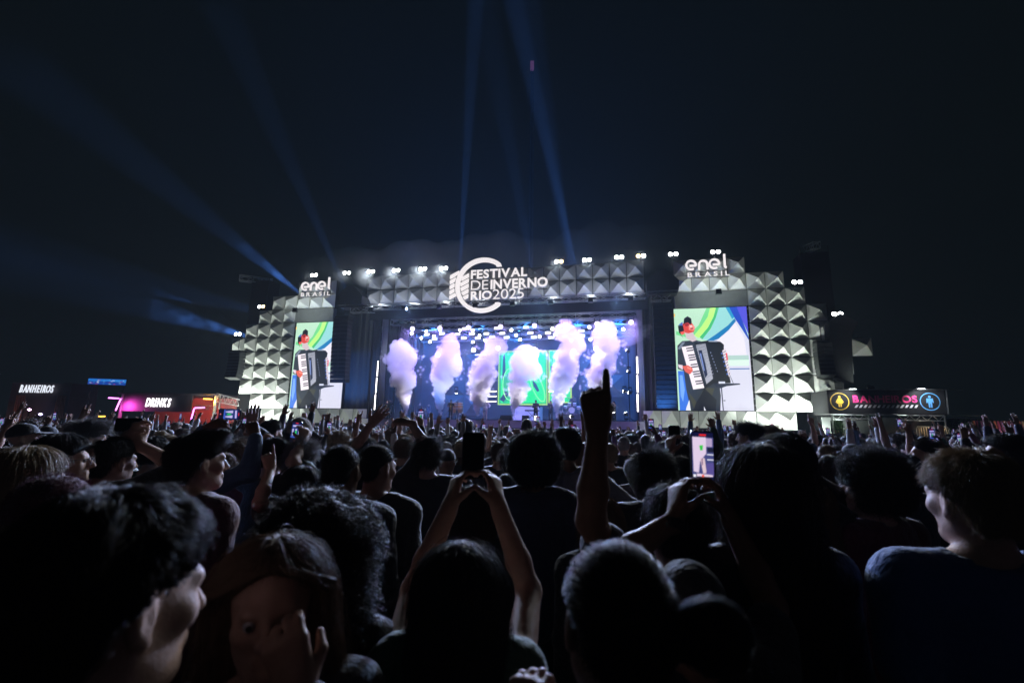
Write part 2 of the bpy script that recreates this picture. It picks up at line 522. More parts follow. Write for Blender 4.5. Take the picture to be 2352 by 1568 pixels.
fs = empty('festival_sign', S(0, -1.25, 0), PHI, 'huge white illuminated festival name sign with open ring, on the grey fascia', 'illuminated sign')
SM = [M_sign, M_signside]
word(fs, 'FESTIVAL', -3.44, 1.51, 14.57, 15.38, 0, SM, .035, .12, gap=.05)
word(fs, 'DE', -3.41, -1.86, 13.60, 14.42, 0, SM, -.004, .12, gap=.10)
word(fs, 'INVERNO', -1.66, 3.27, 13.57, 14.42, 0, SM, .035, .12, gap=.05)
word(fs, 'RIO', -3.40, -1.52, 12.69, 13.48, 0, SM, .035, .12, gap=.05)
word(fs, '2025', -1.45, 1.26, 12.69, 13.55, 0, SM, -.004, .12, gap=.06)
rc, rz_, ro, ri = -2.40, 14.02, 2.44, 2.09
A, B = [], []
for k in range(65):
    a = R_(46 + (314 - 46) * k / 64)
    A.append((rc + ro * math.cos(a), rz_ + ro * math.sin(a))); B.append((rc + ri * math.cos(a), rz_ + ri * math.sin(a)))
# the ends are cut level
A[0] = (rc + 1.66, rz_ + 1.62); B[0] = (rc + 1.18, rz_ + 1.62); A[-1] = (rc + 1.62, rz_ - 1.65); B[-1] = (rc + 1.12, rz_ - 1.65)
MB().strip(A, B, -.14, .14).build('ring', M_sign, fs)
sl = .55
for k in range(8):
    zc = 12.55 + k * .465
    for side in (0, 1):
        lo_, up_ = [], []
        for q in range(13):
            x = (-5.36 + q * .1) if side == 0 else (-4.62 + q * .079)
            for dz, Lst in ((-.15, lo_), (.15, up_)):
                zz = zc + dz + sl * (x - (-5.36 if side == 0 else -4.56)) * .9 + (0 if side == 0 else .12)
                rr = math.hypot(x - rc, zz - rz_)
                ok = (rr > ro + .07) if side == 0 else (rr < ri - .07)
                if ok and 12.66 < zz < 15.44: Lst.append((x, zz))
        if len(lo_) >= 3 and len(up_) >= 3:
            pts = lo_ + up_[::-1]
            pts = [lo_[0], lo_[-1], up_[-1], up_[0]]
            MB().prism(pts, -.1, .1).build('stripe', M_sign, fs)
br = MB()
for z in (12.66, 13.5, 14.5, 15.42): br.tube((-5.4, .3, z), (3.2, .3, z), .035, 4)
for x in (-5.0, -3.55, -1.2, .9): br.tube((x, .3, 12.2), (x, .3, 15.9), .04, 4)
for x in (-5, -1.2, .9): br.tube((x, .3, 12.4), (x, .7, 12.4), .04, 4)
tag(br.build('mounting_frame', M_dark, fs), kind='stuff')


def stroke(P, w, t0, t1):
    """flat ribbon of width w along polyline P, as a prism strip"""
    A, B = [], []
    for k in range(len(P)):
        p, q = P[max(k - 1, 0)], P[min(k + 1, len(P) - 1)]
        dx, dz = q[0] - p[0], q[1] - p[1]
        n = math.hypot(dx, dz) or 1
        A.append((P[k][0] - dz / n * w / 2, P[k][1] + dx / n * w / 2)); B.append((P[k][0] + dz / n * w / 2, P[k][1] - dx / n * w / 2))
    return MB().strip(B, A, t0, t1)


def arc(cx, cz, r, a0, a1, n=22): return [(cx + r * math.cos(R_(a0 + (a1 - a0) * k / n)), cz + r * math.sin(R_(a0 + (a1 - a0) * k / n))) for k in range(n + 1)]


for s0, lab in ((14.27, 'white illuminated sponsor sign on the header over the nearer screen'), (-20.46, 'white illuminated sponsor sign on the header over the far screen')):
    en = empty('sponsor_sign', S(s0, -0.85, 0), PHI, lab, 'illuminated sign', 'sponsor signs')
    w = .15
    for k, x in enumerate((.42, 2.16)):
        P = [(x - .12, 14.86), (x + .33, 14.86)] + arc(x, 14.92, .36, -8, 300)
        stroke(P, w, -.07, .07).build('letter', SM, en)
    stroke([(1.02, 14.5), (1.02, 14.92)] + arc(1.33, 14.92, .31, 180, 0, 14) + [(1.64, 14.5)], w, -.07, .07).build('letter', SM, en)
    stroke([(2.92, 15.68), (2.92, 14.72)] + arc(3.07, 14.72, .15, 180, 260, 6), w, -.07, .07).build('letter', SM, en)
    word(en, 'BRASIL', .1, 3.16, 13.9, 14.28, 0, SM, .02, .1, gap=.32)
    tag(MB().tube((0, .1, 13.86), (3.2, .1, 13.86), .03, 4).tube((.1, .1, 14.35), (3.1, .1, 14.35), .03, 4).tube((.1, .1, 13.86), (.1, .1, 15.4), .03, 4).tube((3.1, .1, 13.86), (3.1, .1, 15.7), .03, 4).build('mounting_frame', M_dark, en), kind='stuff')

# ------------------------------------------------------------------ stage house
st = empty('stage', S(0, 0, 0), PHI, 'open concert stage with black roof, blue lit back wall and pale front edge', 'stage')
MB().box((-1.05, 6.3, 2.42), (24.6, 13.0, .34)).build('deck', M_deck, st)
MB().box((-1.3, -.35, 2.28), (24.2, .12, .62)).build('front_board', M_front, st)
MB().box((-1.05, 0.2, 1.0), (24.6, .2, 2.0)).build('under_skirt', M_black, st)
MB().box((-1.05, 12.6, 7.5), (25.2, .2, 10.4)).build('back_wall', mat('dark backdrop', (0.03, 0.035, 0.05), .8, noise=.3, nscale=.6, bump=.3, bscale=1.5), st)
MB().box((-1.05, 6.4, 13.35), (25.4, 12.8, .2)).build('roof', M_black, st)
MB().box((-1.2, 0.25, 12.15), (25.0, .12, .95)).build('valance', mat('blue black cloth', (.02, .024, .032), .85), st)
for sx_, n_ in ((-13.3, 'side_drape'), (11.0, 'side_drape')):
    d = MB()
    for k in range(24): d.box((sx_ + .12 * math.sin(k * 1.3), .5 + k * .5, 7.6), (.1, .56, 10.2), rot=(0, 0, .3 * math.sin(k * 2.1)))
    tag(d.build(n_, M_black, st), kind='stuff')
# wings between the opening and each screen
for a, b_, lab in ((-16.0, -12.5, 'dark drape'), (10.45, 13.22, 'dark drape')):
    d = MB()
    n = int((b_ - a) / .16)
    V, F = [], []
    for k in range(n + 1):
        x = a + (b_ - a) * k / n
        y = .35 + .05 * math.sin(k * 1.9) + .03 * math.sin(k * .7)
        V += [(x, y, 2.2), (x, y, 12.9), (x, y + .03, 12.9), (x, y + .03, 2.2)]
    for k in range(n):
        o = k * 4
        F += [(o, o + 4, o + 5, o + 1), (o + 3, o + 2, o + 6, o + 7), (o + 1, o + 5, o + 6, o + 2)]
    link('wing_drape', mesh('wing_drape', V, F, [mat('charcoal drape', (.035, .04, .05), .85) if a > 0 else mat('slate drape', (.07, .075, .08), .85)]), st)
# pale edge return on both sides of the opening
for x, r in ((-12.05, .5), (10.62, -.4)): MB().box((x, .3, 7), (.5, .06, 9.4), rot=(0, 0, r)).build('proscenium_edge', M_grey, st)

for s_, n_ in ((-12.35, 3), (10.26, 3)):
    for k in range(3):
        z0 = 3.36 + k * 1.5
        tb = empty('light_tube', S(s_ + (0.03 * k if s_ > 0 else -.02 * (2 - k)), -.1, z0), PHI, ('lowest', 'middle', 'topmost')[k] + ' of three upright white light tubes on the ' + ('percussion' if s_ < 0 else 'nearer screen') + ' edge of the stage opening', 'light tube', 'upright light tubes')
        MB().tube((0, 0, .03), (0, 0, 1.38), .055 if s_ > 0 else .04, 8).build('tube', M_tube, tb)
        MB().box((0, .07, .7), (.14, .05, 1.46)).build('channel', M_dark, tb)


def truss(name, a, b, w, label, cat='truss', group=None, bay=.7, mt=None, frame_up=(0, 0, 1)):
    """square lattice truss between two points of the stage frame"""
    mt = mt or M_alu
    a, b = Vector(a), Vector(b)
    base = S(*a)
    t = empty(name, base, PHI, label, cat, group)
    d = b - a; L = d.length; d.normalize()
    u = Vector((0, 1, 0)) if abs(d.y) < .9 else Vector((1, 0, 0))
    v = d.cross(u).normalized(); u = v.cross(d).normalized()
    cr = [(u * i + v * j) * w / 2 for i, j in ((-1, -1), (1, -1), (1, 1), (-1, 1))]
    for c in cr: MB().tube(c, d * L + c, .03 if w < .5 else .035, 6).build('chord', mt, t)
    m = MB(); n = max(1, int(round(L / bay)))
    for k in range(n):
        for q in range(4):
            c0, c1 = cr[q], cr[(q + 1) % 4]
            if (k + q) % 2: c0, c1 = c1, c0
            m.tube(d * (L * k / n) + c0, d * (L * (k + 1) / n) + c1, .017, 4, caps=False)
        if k % 4 == 0:
            for q in range(4): m.tube(d * (L * k / n) + cr[q], d * (L * k / n) + cr[(q + 1) % 4], .02, 4, caps=False)
    tag(m.build('bracing', mt, t), kind='stuff')
    return t


truss('front_truss', (-13.7, -.9, 12.53), (11.1, -.9, 12.53), .42, 'long aluminium truss running below the grey pyramid fascia')
for k, (tt, z) in enumerate(((3, 12.0), (5.5, 11.9), (8, 11.8), (10.5, 11.7))):
    truss('lighting_truss', (-12.8, tt, z), (10.6, tt, z), .5, ('foremost', 'second', 'third', 'rearmost')[k] + ' lighting truss hanging across the stage under its roof', 'truss', 'lighting trusses over the stage', bay=.9)
truss('truss_leg', (-12.75, .9, 2.6), (-12.75, .9, 12.3), .4, 'upright truss leg at the percussion side of the stage opening', 'truss', 'upright truss legs')
truss('truss_leg', (10.75, .9, 2.6), (10.75, .9, 12.3), .4, 'upright truss leg at the nearer screen side of the stage opening', 'truss', 'upright truss legs')
truss('outrigger_truss', (-29.0, .7, 16.75), (-26.6, 2.6, 16.75), .55, 'short truss end sticking out high over the far panel tower', 'truss', 'outrigger trusses', bay=.5)
truss('outrigger_truss', (24.2, .2, 16.35), (24.2, 2.2, 16.75), .5, 'short truss end sticking out high over the nearer panel tower', 'truss', 'outrigger trusses', bay=.5)
truss('outrigger_truss', (-14.6, -1.4, 12.2), (-12.4, -1.4, 12.2), .45, 'short truss stub under the black cloth hood beside the far loudspeaker column', 'truss', 'hood trusses', bay=.5)
truss('outrigger_truss', (11.5, -1.2, 12.2), (13.0, -1.2, 12.2), .45, 'short truss stub under the black cloth hood beside the nearer screen', 'truss', 'hood trusses', bay=.5)
# black box towers that stand behind the facade ends
for s_, z_, lab in ((-27.0, 16.6, 'black cloth covered scaffold tower behind the far panel tower'), (24.4, 16.2, 'black cloth covered scaffold tower behind the nearer panel tower')):
    sc_ = empty('scaffold_tower', S(s_, 2.2, 0), PHI, lab, 'scaffold tower', 'scaffold towers')
    MB().box((0, 0, z_ / 2), (2.0, 1.6, z_)).build('cloth_cover', M_black, sc_)
    tag(MB().tube((-1.02, -.85, 0), (-1.02, -.85, z_ + .5), .04, 5).tube((1.02, -.85, 0), (1.02, -.85, z_ + .5), .04, 5).build('pole', M_dark, sc_), kind='stuff')

# ------------------------------------------------------------------ cloth hoods and hanging loudspeakers
for s_, lab in ((-15.6, 'black cloth hood over the loudspeaker hoist beside the far sponsor sign'), (11.15, 'black cloth hood over the loudspeaker hoist beside the nearer sponsor sign')):
    h = empty('hoist_hood', S(s_, -1.5, 12.55), PHI, lab, 'cloth hood', 'cloth hoods on the hoists')
    w = 2.35
    prof = [(0, 0), (w, 0), (w + .05, .75), (w * .74, 1.5), (w * .6, 1.72), (w * .38, 1.72), (w * .22, 1.42), (-.02, .9)]
    MB().prism(prof, -.7, .9).build('cover', M_black, h)
    MB().box((w / 2, .1, -.12), (w * .9, 1.0, .1)).build('frame', M_dark, h)


def line_array(s, t, ztop, n, w, hh, lab, bend, front=M_cab, dz=.0, tilt0=0.0, depth=.75, chain=True):
    la = empty('line_array', S(s, t, ztop), PHI, lab, 'loudspeaker column', 'hanging loudspeaker columns')
    y, z, a = 0.0, 0.0, tilt0
    for k in range(n):
        cab = MB()
        cab.box((0, 0, -hh / 2), (w, depth, hh * .93), taper=.98)
        M = Matrix.Translation((0, y, z)) @ Euler((a, 0, 0)).to_matrix().to_4x4()
        o = cab.build('cabinet', front, la)
        o.matrix_basis = M
        g = MB()
        g.box((-w * .25, -depth / 2 - .012, -hh / 2), (w * .42, .02, hh * .66)).box((w * .25, -depth / 2 - .012, -hh / 2), (w * .42, .02, hh * .66)).box((0, -depth / 2 - .014, -hh / 2), (w * .05, .02, hh * .7))
        g.build('grille', M_dark, o)
        z -= hh * math.cos(a); y -= hh * math.sin(a) * -1.0
        a += bend
    MB().box((0, .1, .10), (w * .9, depth, .12)).build('fly_frame', M_dark, la)
    if chain: MB().tube((0, .1, .15), (0, .1, 1.4), .03, 5).build('chain', M_dark, la)
    return la


line_array(-14.75, -2.4, 11.25, 16, 1.45, .355, 'tall black loudspeaker column hanging in front of the far video screen', .006, M_dark)
line_array(12.3, -1.6, 11.5, 22, 1.5, .36, 'tall black loudspeaker column hanging beside the nearer video screen', .004, M_dark)
line_array(-25.5, -2.2, 8.45, 8, 1.25, .31, 'short grey loudspeaker column hanging at the end of the far panel tower', -.05, M_cab, tilt0=.12)
line_array(23.15, -1.6, 8.3, 8, 1.0, .31, 'short grey loudspeaker column hanging against the nearer panel tower', -.05, M_cab, tilt0=.12)
# bits of pale cloth sail on the outer frame next to the toilets sign are the tower's own outer panels; the black hoist cover hides their middle
hc = empty('hoist_cover', S(24.3, -1.4, 5.4), PHI, 'black cloth hoist cover hanging behind the short loudspeaker column near the toilets sign', 'cloth cover')
MB().prism([(-.55, .4), (.5, 0), (.75, 3.4), (1.25, 4.3), (.2, 5.0), (-.6, 4.4), (-.75, 2.6)], -.3, .5).build('cover', M_black, hc)

# ------------------------------------------------------------------ floodlights along the roof line and on the towers
FL = [(-25.29, 13.33, 1), (-27.62, 10.63, 0), (-19.75, 16.25, 0), (-16.23, 16.27, 0), (-13.72, 16.25, 0), (-11.14, 16.23, 0), (-8.49, 16.21, 0), (-6.45, 16.15, 0), (4.06, 16.14, 1), (6.45, 16.14, 0), (9.14, 16.21, 0), (10.91, 16.21, 2), (13.47, 16.19, 0), (16.73, 16.16, 0), (22.46, 13.33, 0), (24.96, 10.71, 0)]
FLL = ['amber tinted pair of floodlights low on the steps of the far panel tower', 'lowest pair of floodlights at the outer end of the far panel tower', 'white pair of floodlights behind the far sponsor sign', 'pair of floodlights over the black hood next to the far sponsor sign', 'pair of floodlights over the drinks side end of the grey fascia', 'second pair of floodlights from the drinks side end of the fascia', 'third pair of floodlights from the drinks side end of the fascia', 'pair of floodlights just before the open ring of the festival sign', 'amber tinted pair of floodlights just past the last letters of the festival sign', 'pair of floodlights above the fascia, second past the festival sign', 'pair of floodlights above the fascia, third past the festival sign', 'amber tinted pair of floodlights at the nearer end of the fascia', 'pair of floodlights between the fascia and the nearer sponsor sign', 'pair of floodlights right above the nearer sponsor sign', 'upper pair of floodlights on the steps of the nearer panel tower', 'lower pair of floodlights at the outer edge of the nearer panel tower']
h_mesh = MB().lathe([(.09, -.10), (.16, -.04), (.175, .06), (.175, .10)], n=14).data('lamp_head', M_dark)
l_mesh = MB().lathe([(.02, .101), (.155, .101), (.14, .125), (.05, .15)], n=14).data('lens', M_lampW)
l_amb = MB().lathe([(.02, .101), (.155, .101), (.14, .125), (.05, .15)], n=14).data('lens', M_lampO)
for k, (s, z, amb) in enumerate(FL):
    s, z = 8.63 + (s - 8.63) * .9642, 1.8 + (z - 1.8) * .9642       # they stand on arms 1.4 m before the panels
    fl = empty('floodlight', S(s, -1.4, z), PHI, FLL[k], 'floodlight', 'floodlight pairs over the stage')
    MB().box((0, .12, 0), (.75, .06, .06)).tube((0, .16, 0), (0, 1.4, -.5), .03, 6).build('bracket', M_dark, fl)
    for q, x in enumerate((-.2, .2)):
        hd = link('lamp_head', h_mesh, fl, (x, 0, 0), (R_(82), 0, 0))
        link('lens', l_amb if (amb == 1 and q == 1) or (amb == 2 and q == 0) else l_mesh, hd)
    lamp('floodlight_beam', S(s, -1.75, z), S(s * .6 + 1.5, -24, 0), 7400 if -13.6 < s < 13 else 1900, (.86, .93, 1), 52, .9, .25)
rail = empty('roof_rail', S(-13.7, .1, 15.72), PHI, 'thin pipe rail along the top edge of the grey fascia', 'rail')
MB().tube((0, 0, .1), (24.8, 0, .1), .03, 5).build('pipe', M_alu, rail)
tag(MB().add([], []).build('clamp', M_alu, rail), kind='stuff') if False else None

# uplights that wash the panel towers and headers
def uplight(s, t, z, tgt, e, col, cone, lab, grp='ground uplights for the panel towers'):
    u = empty('uplight', S(s, t, z), PHI, lab, 'uplight', grp)
    MB().box((0, 0, .06), (.4, .3, .12)).build('base', M_dark, u)
    hd = MB().box((0, 0, .26), (.36, .22, .24), rot=(.5, 0, 0)).build('lamp_head', M_dark, u)
    lamp('uplight_beam', S(s, t, z + .45), tgt, e, col, cone, .6, .12)


UW = (.90, 1.0, .90)
for k, (s, top) in enumerate(((19.4, 8.6), (20.9, 8.0), (22.0, 6.5))):
    uplight(s, -2.7, 0.9, S(s + (.2, .6, 2.2)[k], 0, top), 1500, UW, 125, ('first', 'second', 'outermost')[k] + ' ground uplight at the foot of the nearer panel tower')
for k, (s, top) in enumerate(((-22.2, 8.6), (-24.4, 8.0), (-26.6, 7.0))):
    uplight(s, -2.7, 0.9, S(s - .1, 0, top), 1450, UW, 125, ('first', 'second', 'outermost')[k] + ' ground uplight at the foot of the far panel tower')
for k, s in enumerate((12.5, 16.4)):
    uplight(s, -2.4, .7, S(s, 0, 3.2), 190, UW, 110, ('inner', 'outer')[k] + ' small uplight before the skirt of the nearer screen')
for k, s in enumerate((-14.5, -19.2)):
    uplight(s, -2.4, .7, S(s, 0, 3.2), 130, UW, 110, ('inner', 'outer')[k] + ' small uplight before the skirt of the far screen')
for k, s in enumerate((-12.4, -9.2, -6.0, -2.8, .4, 3.6, 6.8, 9.9)):
    uplight(s, -1.95, 11.9, S(s, -.6, 14.4), 105, (.86, .92, 1), 140, ('first', 'second', 'third', 'fourth', 'fifth', 'sixth', 'seventh', 'eighth')[k] + ' batten lamp under the grey fascia counted from the percussion side', 'batten lamps under the fascia')
for k, s in enumerate((-19.4, 16.2)):
    uplight(s, -2.8, 11.9, S(s, 0, 14.2), 330, UW, 135, 'batten lamp under the ' + ('far', 'nearer')[k] + ' screen header', 'batten lamps under the headers')

# ------------------------------------------------------------------ moving heads and lamp grid on the trusses
def moving_head(s, t, z, tgt, label, group, lensm, size=1.0, hang=True):
    m = empty('moving_head', S(s, t, z), PHI, label, 'moving light', group)
    k = size
    sg = 1 if hang else -1
    MB().box((0, 0, .52 * k * sg), (.42 * k, .34 * k, .14 * k)).build('base', M_dark, m)
    MB().box((-.2 * k, 0, .24 * k * sg), (.05 * k, .12 * k, .5 * k)).box((.2 * k, 0, .24 * k * sg), (.05 * k, .12 * k, .5 * k)).build('yoke', M_dark, m)
    hd = MB().lathe([(.12 * k, -.22 * k), (.17 * k, -.1 * k), (.17 * k, .16 * k)], n=12).build('head', M_dark, m)
    d = Vector((Vector(tgt) - S(s, t, z)))
    q = d.to_track_quat('Z', 'Y')
    hd.rotation_mode = 'QUATERNION'
    from mathutils import Quaternion
    hd.rotation_quaternion = Quaternion((0, 0, 1), -PHI) @ q
    MB().lathe([(.165 * k, .161 * k), (.15 * k, .185 * k), (.05 * k, .20 * k)], n=14).build('lens', lensm, hd)
    return m


MH = [(-13.63, 11.42), (-10.56, 11.39), (-7.74, 11.36), (-4.88, 11.34), (-1.75, 11.32), (1.45, 11.32), (4.29, 11.31), (7.11, 11.31), (10.05, 11.35)]
ORD = ['first', 'second', 'third', 'fourth', 'fifth', 'sixth', 'seventh', 'eighth', 'ninth']
for k, (s, z) in enumerate(MH):
    moving_head(s, 3, z, S(s * .8 + 1.5, -14, 1.8), ORD[k] + ' big violet moving light on the foremost truss counted from the percussion side', 'big violet moving lights on the foremost truss', M_lampV, 1.25)
    lamp('violet_beam', S(s, 2.6, z), S(s * .95 + .6, -.8, 8.2), 4600, (.44, .28, 1.0), 80, .7, .15)

par_h = MB().lathe([(.09, -.22), (.13, -.15), (.14, .12)], n=10).data('housing', M_dark)
par_l = MB().lathe([(.135, .121), (.12, .14)], n=12).data('lens', M_lampW)
str_h = MB().box((0, 0, 0), (.62, .2, .34)).data('housing', M_dark)
str_l = MB().box((0, -.112, 0), (.56, .02, .27)).data('lens', M_strobe)
LOW = [(-10.26, 11.28, 1), (-10.28, 11.66, 0), (-9.49, 11.12, 0), (-9.47, 10.82, 1), (-11.9, 11.46, 0), (-10.88, 11.0, 0), (-9.99, 10.6, 0), (-8.6, 11.33, 1), (-8.75, 11.71, 0), (-6.95, 11.23, 1), (-6.32, 10.84, 1), (-6.62, 11.66, 0), (-6.12, 11.73, 1), (-5.31, 11.58, 0), (-5.43, 11.22, 1), (-4.65, 11.06, 0), (-4.84, 10.8, 1), (-5.37, 10.45, 0), (-3.92, 11.2, 1), (-3.36, 10.87, 1), (-4.11, 10.62, 0), (-2.81, 11.69, 1), (-2.3, 11.19, 1), (-1.88, 10.79, 1), (-1.33, 11.51, 0), (-.88, 11.02, 0), (-.52, 10.6, 0), (.14, 11.68, 1), (.54, 11.15, 1), (.86, 10.74, 1), (1.45, 10.84, 0), (2.29, 11.12, 1), (2.56, 10.68, 1), (2.73, 11.5, 0), (2.98, 10.98, 0), (3.43, 11.69, 1), (3.76, 11.15, 1), (3.92, 10.74, 1), (4.13, 11.4, 0), (4.49, 10.41, 0), (5.51, 11.2, 1), (5.53, 10.78, 1), (6.95, 11.2, 1), (8.48, 11.25, 1), (8.45, 10.8, 1), (9.42, 11.29, 0), (6.27, 11.55, 0), (6.34, 10.45, 0)]
row = lambda z: 'top' if z > 11.4 else ('upper' if z > 11.05 else ('lower' if z > 10.7 else 'bottom'))
near_mh = lambda s: ORD[min(range(9), key=lambda q: abs(MH[q][0] * .93 - s))]
third = lambda s: 'drinks bar third' if s < -5 else ('middle third' if s < 2 else 'nearer screen third')
for s, z, sq in LOW:
    t = 6 + (z - 11) * -.4
    if sq:
        o = empty('strobe_panel', S(s, t, z), PHI, 'white strobe panel, %s row of the lamp grid, under the %s violet light' % (row(z), near_mh(s)), 'strobe panel', 'white strobe panels in the lamp grid')
        o.rotation_euler = (R_(-12), 0, PHI)
        link('housing', str_h, o); link('lens', str_l, o)
        MB().tube((0, .05, .1), (0, .05, 11.75 - z + .1), .03, 5).build('hanger', M_dark, o)
    else:
        o = empty('par_lamp', S(s, t, z), PHI, 'round white lamp, %s row of the lamp grid, under the %s violet light' % (row(z), near_mh(s)), 'round lamp', 'round white lamps in the lamp grid')
        h = link('housing', par_h, o, rot=(R_(100), 0, 0)); link('lens', par_l, h)
        MB().tube((0, .05, .1), (0, .05, 11.75 - z + .1), .03, 5).build('hanger', M_dark, o)

# back lamps shining into the smoke towards the audience
BL = [(-7.75, 8.7, 3.0, (-8.2, 7.9)), (-4.6, 9.3, 4, (-4.5, 7.75)), (1.3, 9.2, 4, (1.9, 7.9)), (4.9, 9.0, 4, (4.75, 7.55)), (6.9, 9.2, 4, (7.4, 7.7)), (-2.2, 9.4, 4, (-1.8, 8.6))]
for k, (s, z, t, aim) in enumerate(BL):
    moving_head(s, t, z, S(aim[0], -.5, aim[1]), ('back light beside the first smoke plume', 'back light behind the second smoke plume', 'back light behind the fourth smoke plume', 'back light behind the fifth smoke plume', 'back light behind the sixth smoke plume', 'back light behind the third smoke plume')[k] + ' from the percussion side', 'white back lights in the smoke', M_lampW, 1.1)
    lamp('white_beam', S(s, t - .3, z), S(aim[0], -.5, aim[1]), (900, 5000, 16000, 6500, 8000, 2500)[k], (1, .97, .95), (16, 15, 22, 17, 17, 16)[k], .5, .1)
# small lamps low on the stage and on stands, with white beams
SM_ = [(9.7, 6.7, 1, (7.6, 8.2), 'small lamp on the stand beside the nearer light tubes, beam going up'), (9.65, 8.44, 1, (8.6, 9.3), 'highest small lamp near the nearer light tubes'), (9.72, 5.0, 1, (6.9, 5.4), 'outer of two small lamps on the stand next to the nearer light tubes'), (9.3, 5.08, 1, (6.9, 5.5), 'inner of two small lamps on the stand next to the nearer light tubes'), (8.39, 3.21, .8, (7.5, 6.2), 'floor lamp with upright beam, the one closer to the smoke'), (9.37, 3.22, .8, (8.0, 6.4), 'floor lamp with upright beam, the one closer to the light tubes'), (-6.02, 5.25, 3, (-6.4, 3.4), 'small lamp with downward beam beside the conga drums'), (-11.46, 3.23, .8, (-11.9, 3.6), 'floor lamp nearest to the percussion side light tubes'), (-10.43, 3.24, .8, (-10.8, 3.6), 'second floor lamp from the percussion side light tubes'), (5.0, 3.0, .6, (2.6, 2.9), 'floor lamp by the fifth smoke plume with a low sideways beam')]
for k, (s, z, t, aim, lab) in enumerate(SM_):
    low = z < 3.5
    t += .4
    moving_head(s, t, z, S(aim[0], t + .5, aim[1]), lab, 'small white stage lamps', M_lampW, .75, hang=not low)
    if k not in (1, 7, 8): lamp('white_beam', S(s, t - .2, z), S(aim[0], t + .5, aim[1]), 5000, (.80, .90, 1), 6, .3, .03)
lst = empty('lamp_stand', S(9.65, 1.1, 2.6), PHI, 'tall thin lamp stand beside the nearer light tubes', 'lamp stand')
MB().tube((0, 0, 0), (0, 0, 6.0), .04, 6).build('pole', M_dark, lst)
MB().box((-.1, 0, 2.45), (.9, .06, .06)).build('crossbar', M_dark, lst)
tag(MB().tube((0, 0, .3), (.5, .2, 0), .025, 5).tube((0, 0, .3), (-.5, .2, 0), .025, 5).tube((0, 0, .3), (0, -.5, 0), .025, 5).build('tripod', M_dark, lst), kind='stuff')

# blue wash of the stage
for k, s in enumerate((-10, -5, 0, 5, 9)):
    lamp('blue_wash', S(s, 3.2, 11.6), S(s, 10.5, 4.0), 4600, (.02, .23, 1.0), 120, .7, .3)
for k, s in enumerate((-9, -1, 7)):
    lamp('blue_wash', S(s, 7.5, 11.4), S(s, 3.0, 2.6), 1500, (.03, .23, 1.0), 120, .7, .3)
lamp('jet_wash', S(-8.2, -1.4, 2.75), S(-8.2, -.4, 7), 760, (1, .95, .99), 90, .8, .1)
for s in (-4.5, -1.0, 2.0, 5.0, 7.8): lamp('jet_wash', S(s, -1.5, 2.75), S(s, -.4, 6.5), 760, (1, .95, .99), 90, .8, .1)
for s in (-10, -3.5, 2.5, 8): lamp('front_wash', S(s, -1.1, 12.2), S(s, 2.5, 2.6), 700, (.8, .86, 1), 80, .7, .2)
# sky beams from lamps behind the roof
for (s, t, z), tg, e, c in (((-22.2, 3, 14.6), (-52, 4, 36), 520000, 9), ((-27.5, 3, 10.6), (-46, 4, 15.6), 700000, 11), ((-6.4, 4, 14.2), (-5.75, 4, 44), 2400000, 4), ((5.8, 4, 14.2), (-.5, 5, 44), 1900000, 5), ((5.2, 4, 14.2), (1.0, 5, 40), 800000, 8), ((-18, 4, 14.5), (-33, 4, 42), 500000, 7), ((-24, 3, 12.6), (-60, 4, 22), 500000, 9), ((1.5, 4, 14.2), (-3.2, 4, 40), 500000, 7), ((-15, 2, 4.6), (-9.5, .8, 7.5), 9000, 10), ((-10.9, 2, 9.7), (-15.5, -.5, 6.5), 9000, 12)):
    lamp('sky_beam', S(s, t, z), S(*tg), e, (.10, .30, 1.0) if e > 60000 else (.5, .7, 1), c, .6, .06)

sh = MB().box((-1.05, 6.6, 6.9), (22.8, 11.6, 8.2)).build('stage_smoke', vmat('stage smoke', (.85, .92, 1.0), .016), None, loc=S(0, 0, 0), rot=(0, 0, PHI))
tag(sh, 'thin smoke filling the inside of the stage', kind='stuff')

for s in (-8.4, -5.6, -3.4, 1.6, 4.6, 7.4): lamp('violet_fill', S(s, -2.6, 12.3), S(s, -.5, 7.4), 3600, (.38, .25, 1.0), 74, .8, .12)  # added violet fill on the plume fronts, no fixtures built
for s in (-9, -3, 3, 9): lamp('crowd_rim_fill', S(s, -1.3, 12.1), S(s * .7 + 2, -30, .5), 32000, (.34, .54, 1.0), 60, .9, .2)  # added blue light for rims on the crowd, no fixtures built
for s in (-9, -2, 5): lamp('sky_glow_fill', S(s, 4, 14.3), S(s * 1.4, 6, 40), 15000, (.03, .24, 1.0), 150, .9, .2)  # unseen wide lamps added for the blue glow above the roof

uplight(25.4, -2.6, 4.75, S(25.6, 0, 7.2), 170, UW, 120, 'added uplight on the toilets container roof for the outer panels', 'added uplights on the container roof')  # added lamp that brightens the outer tower panels


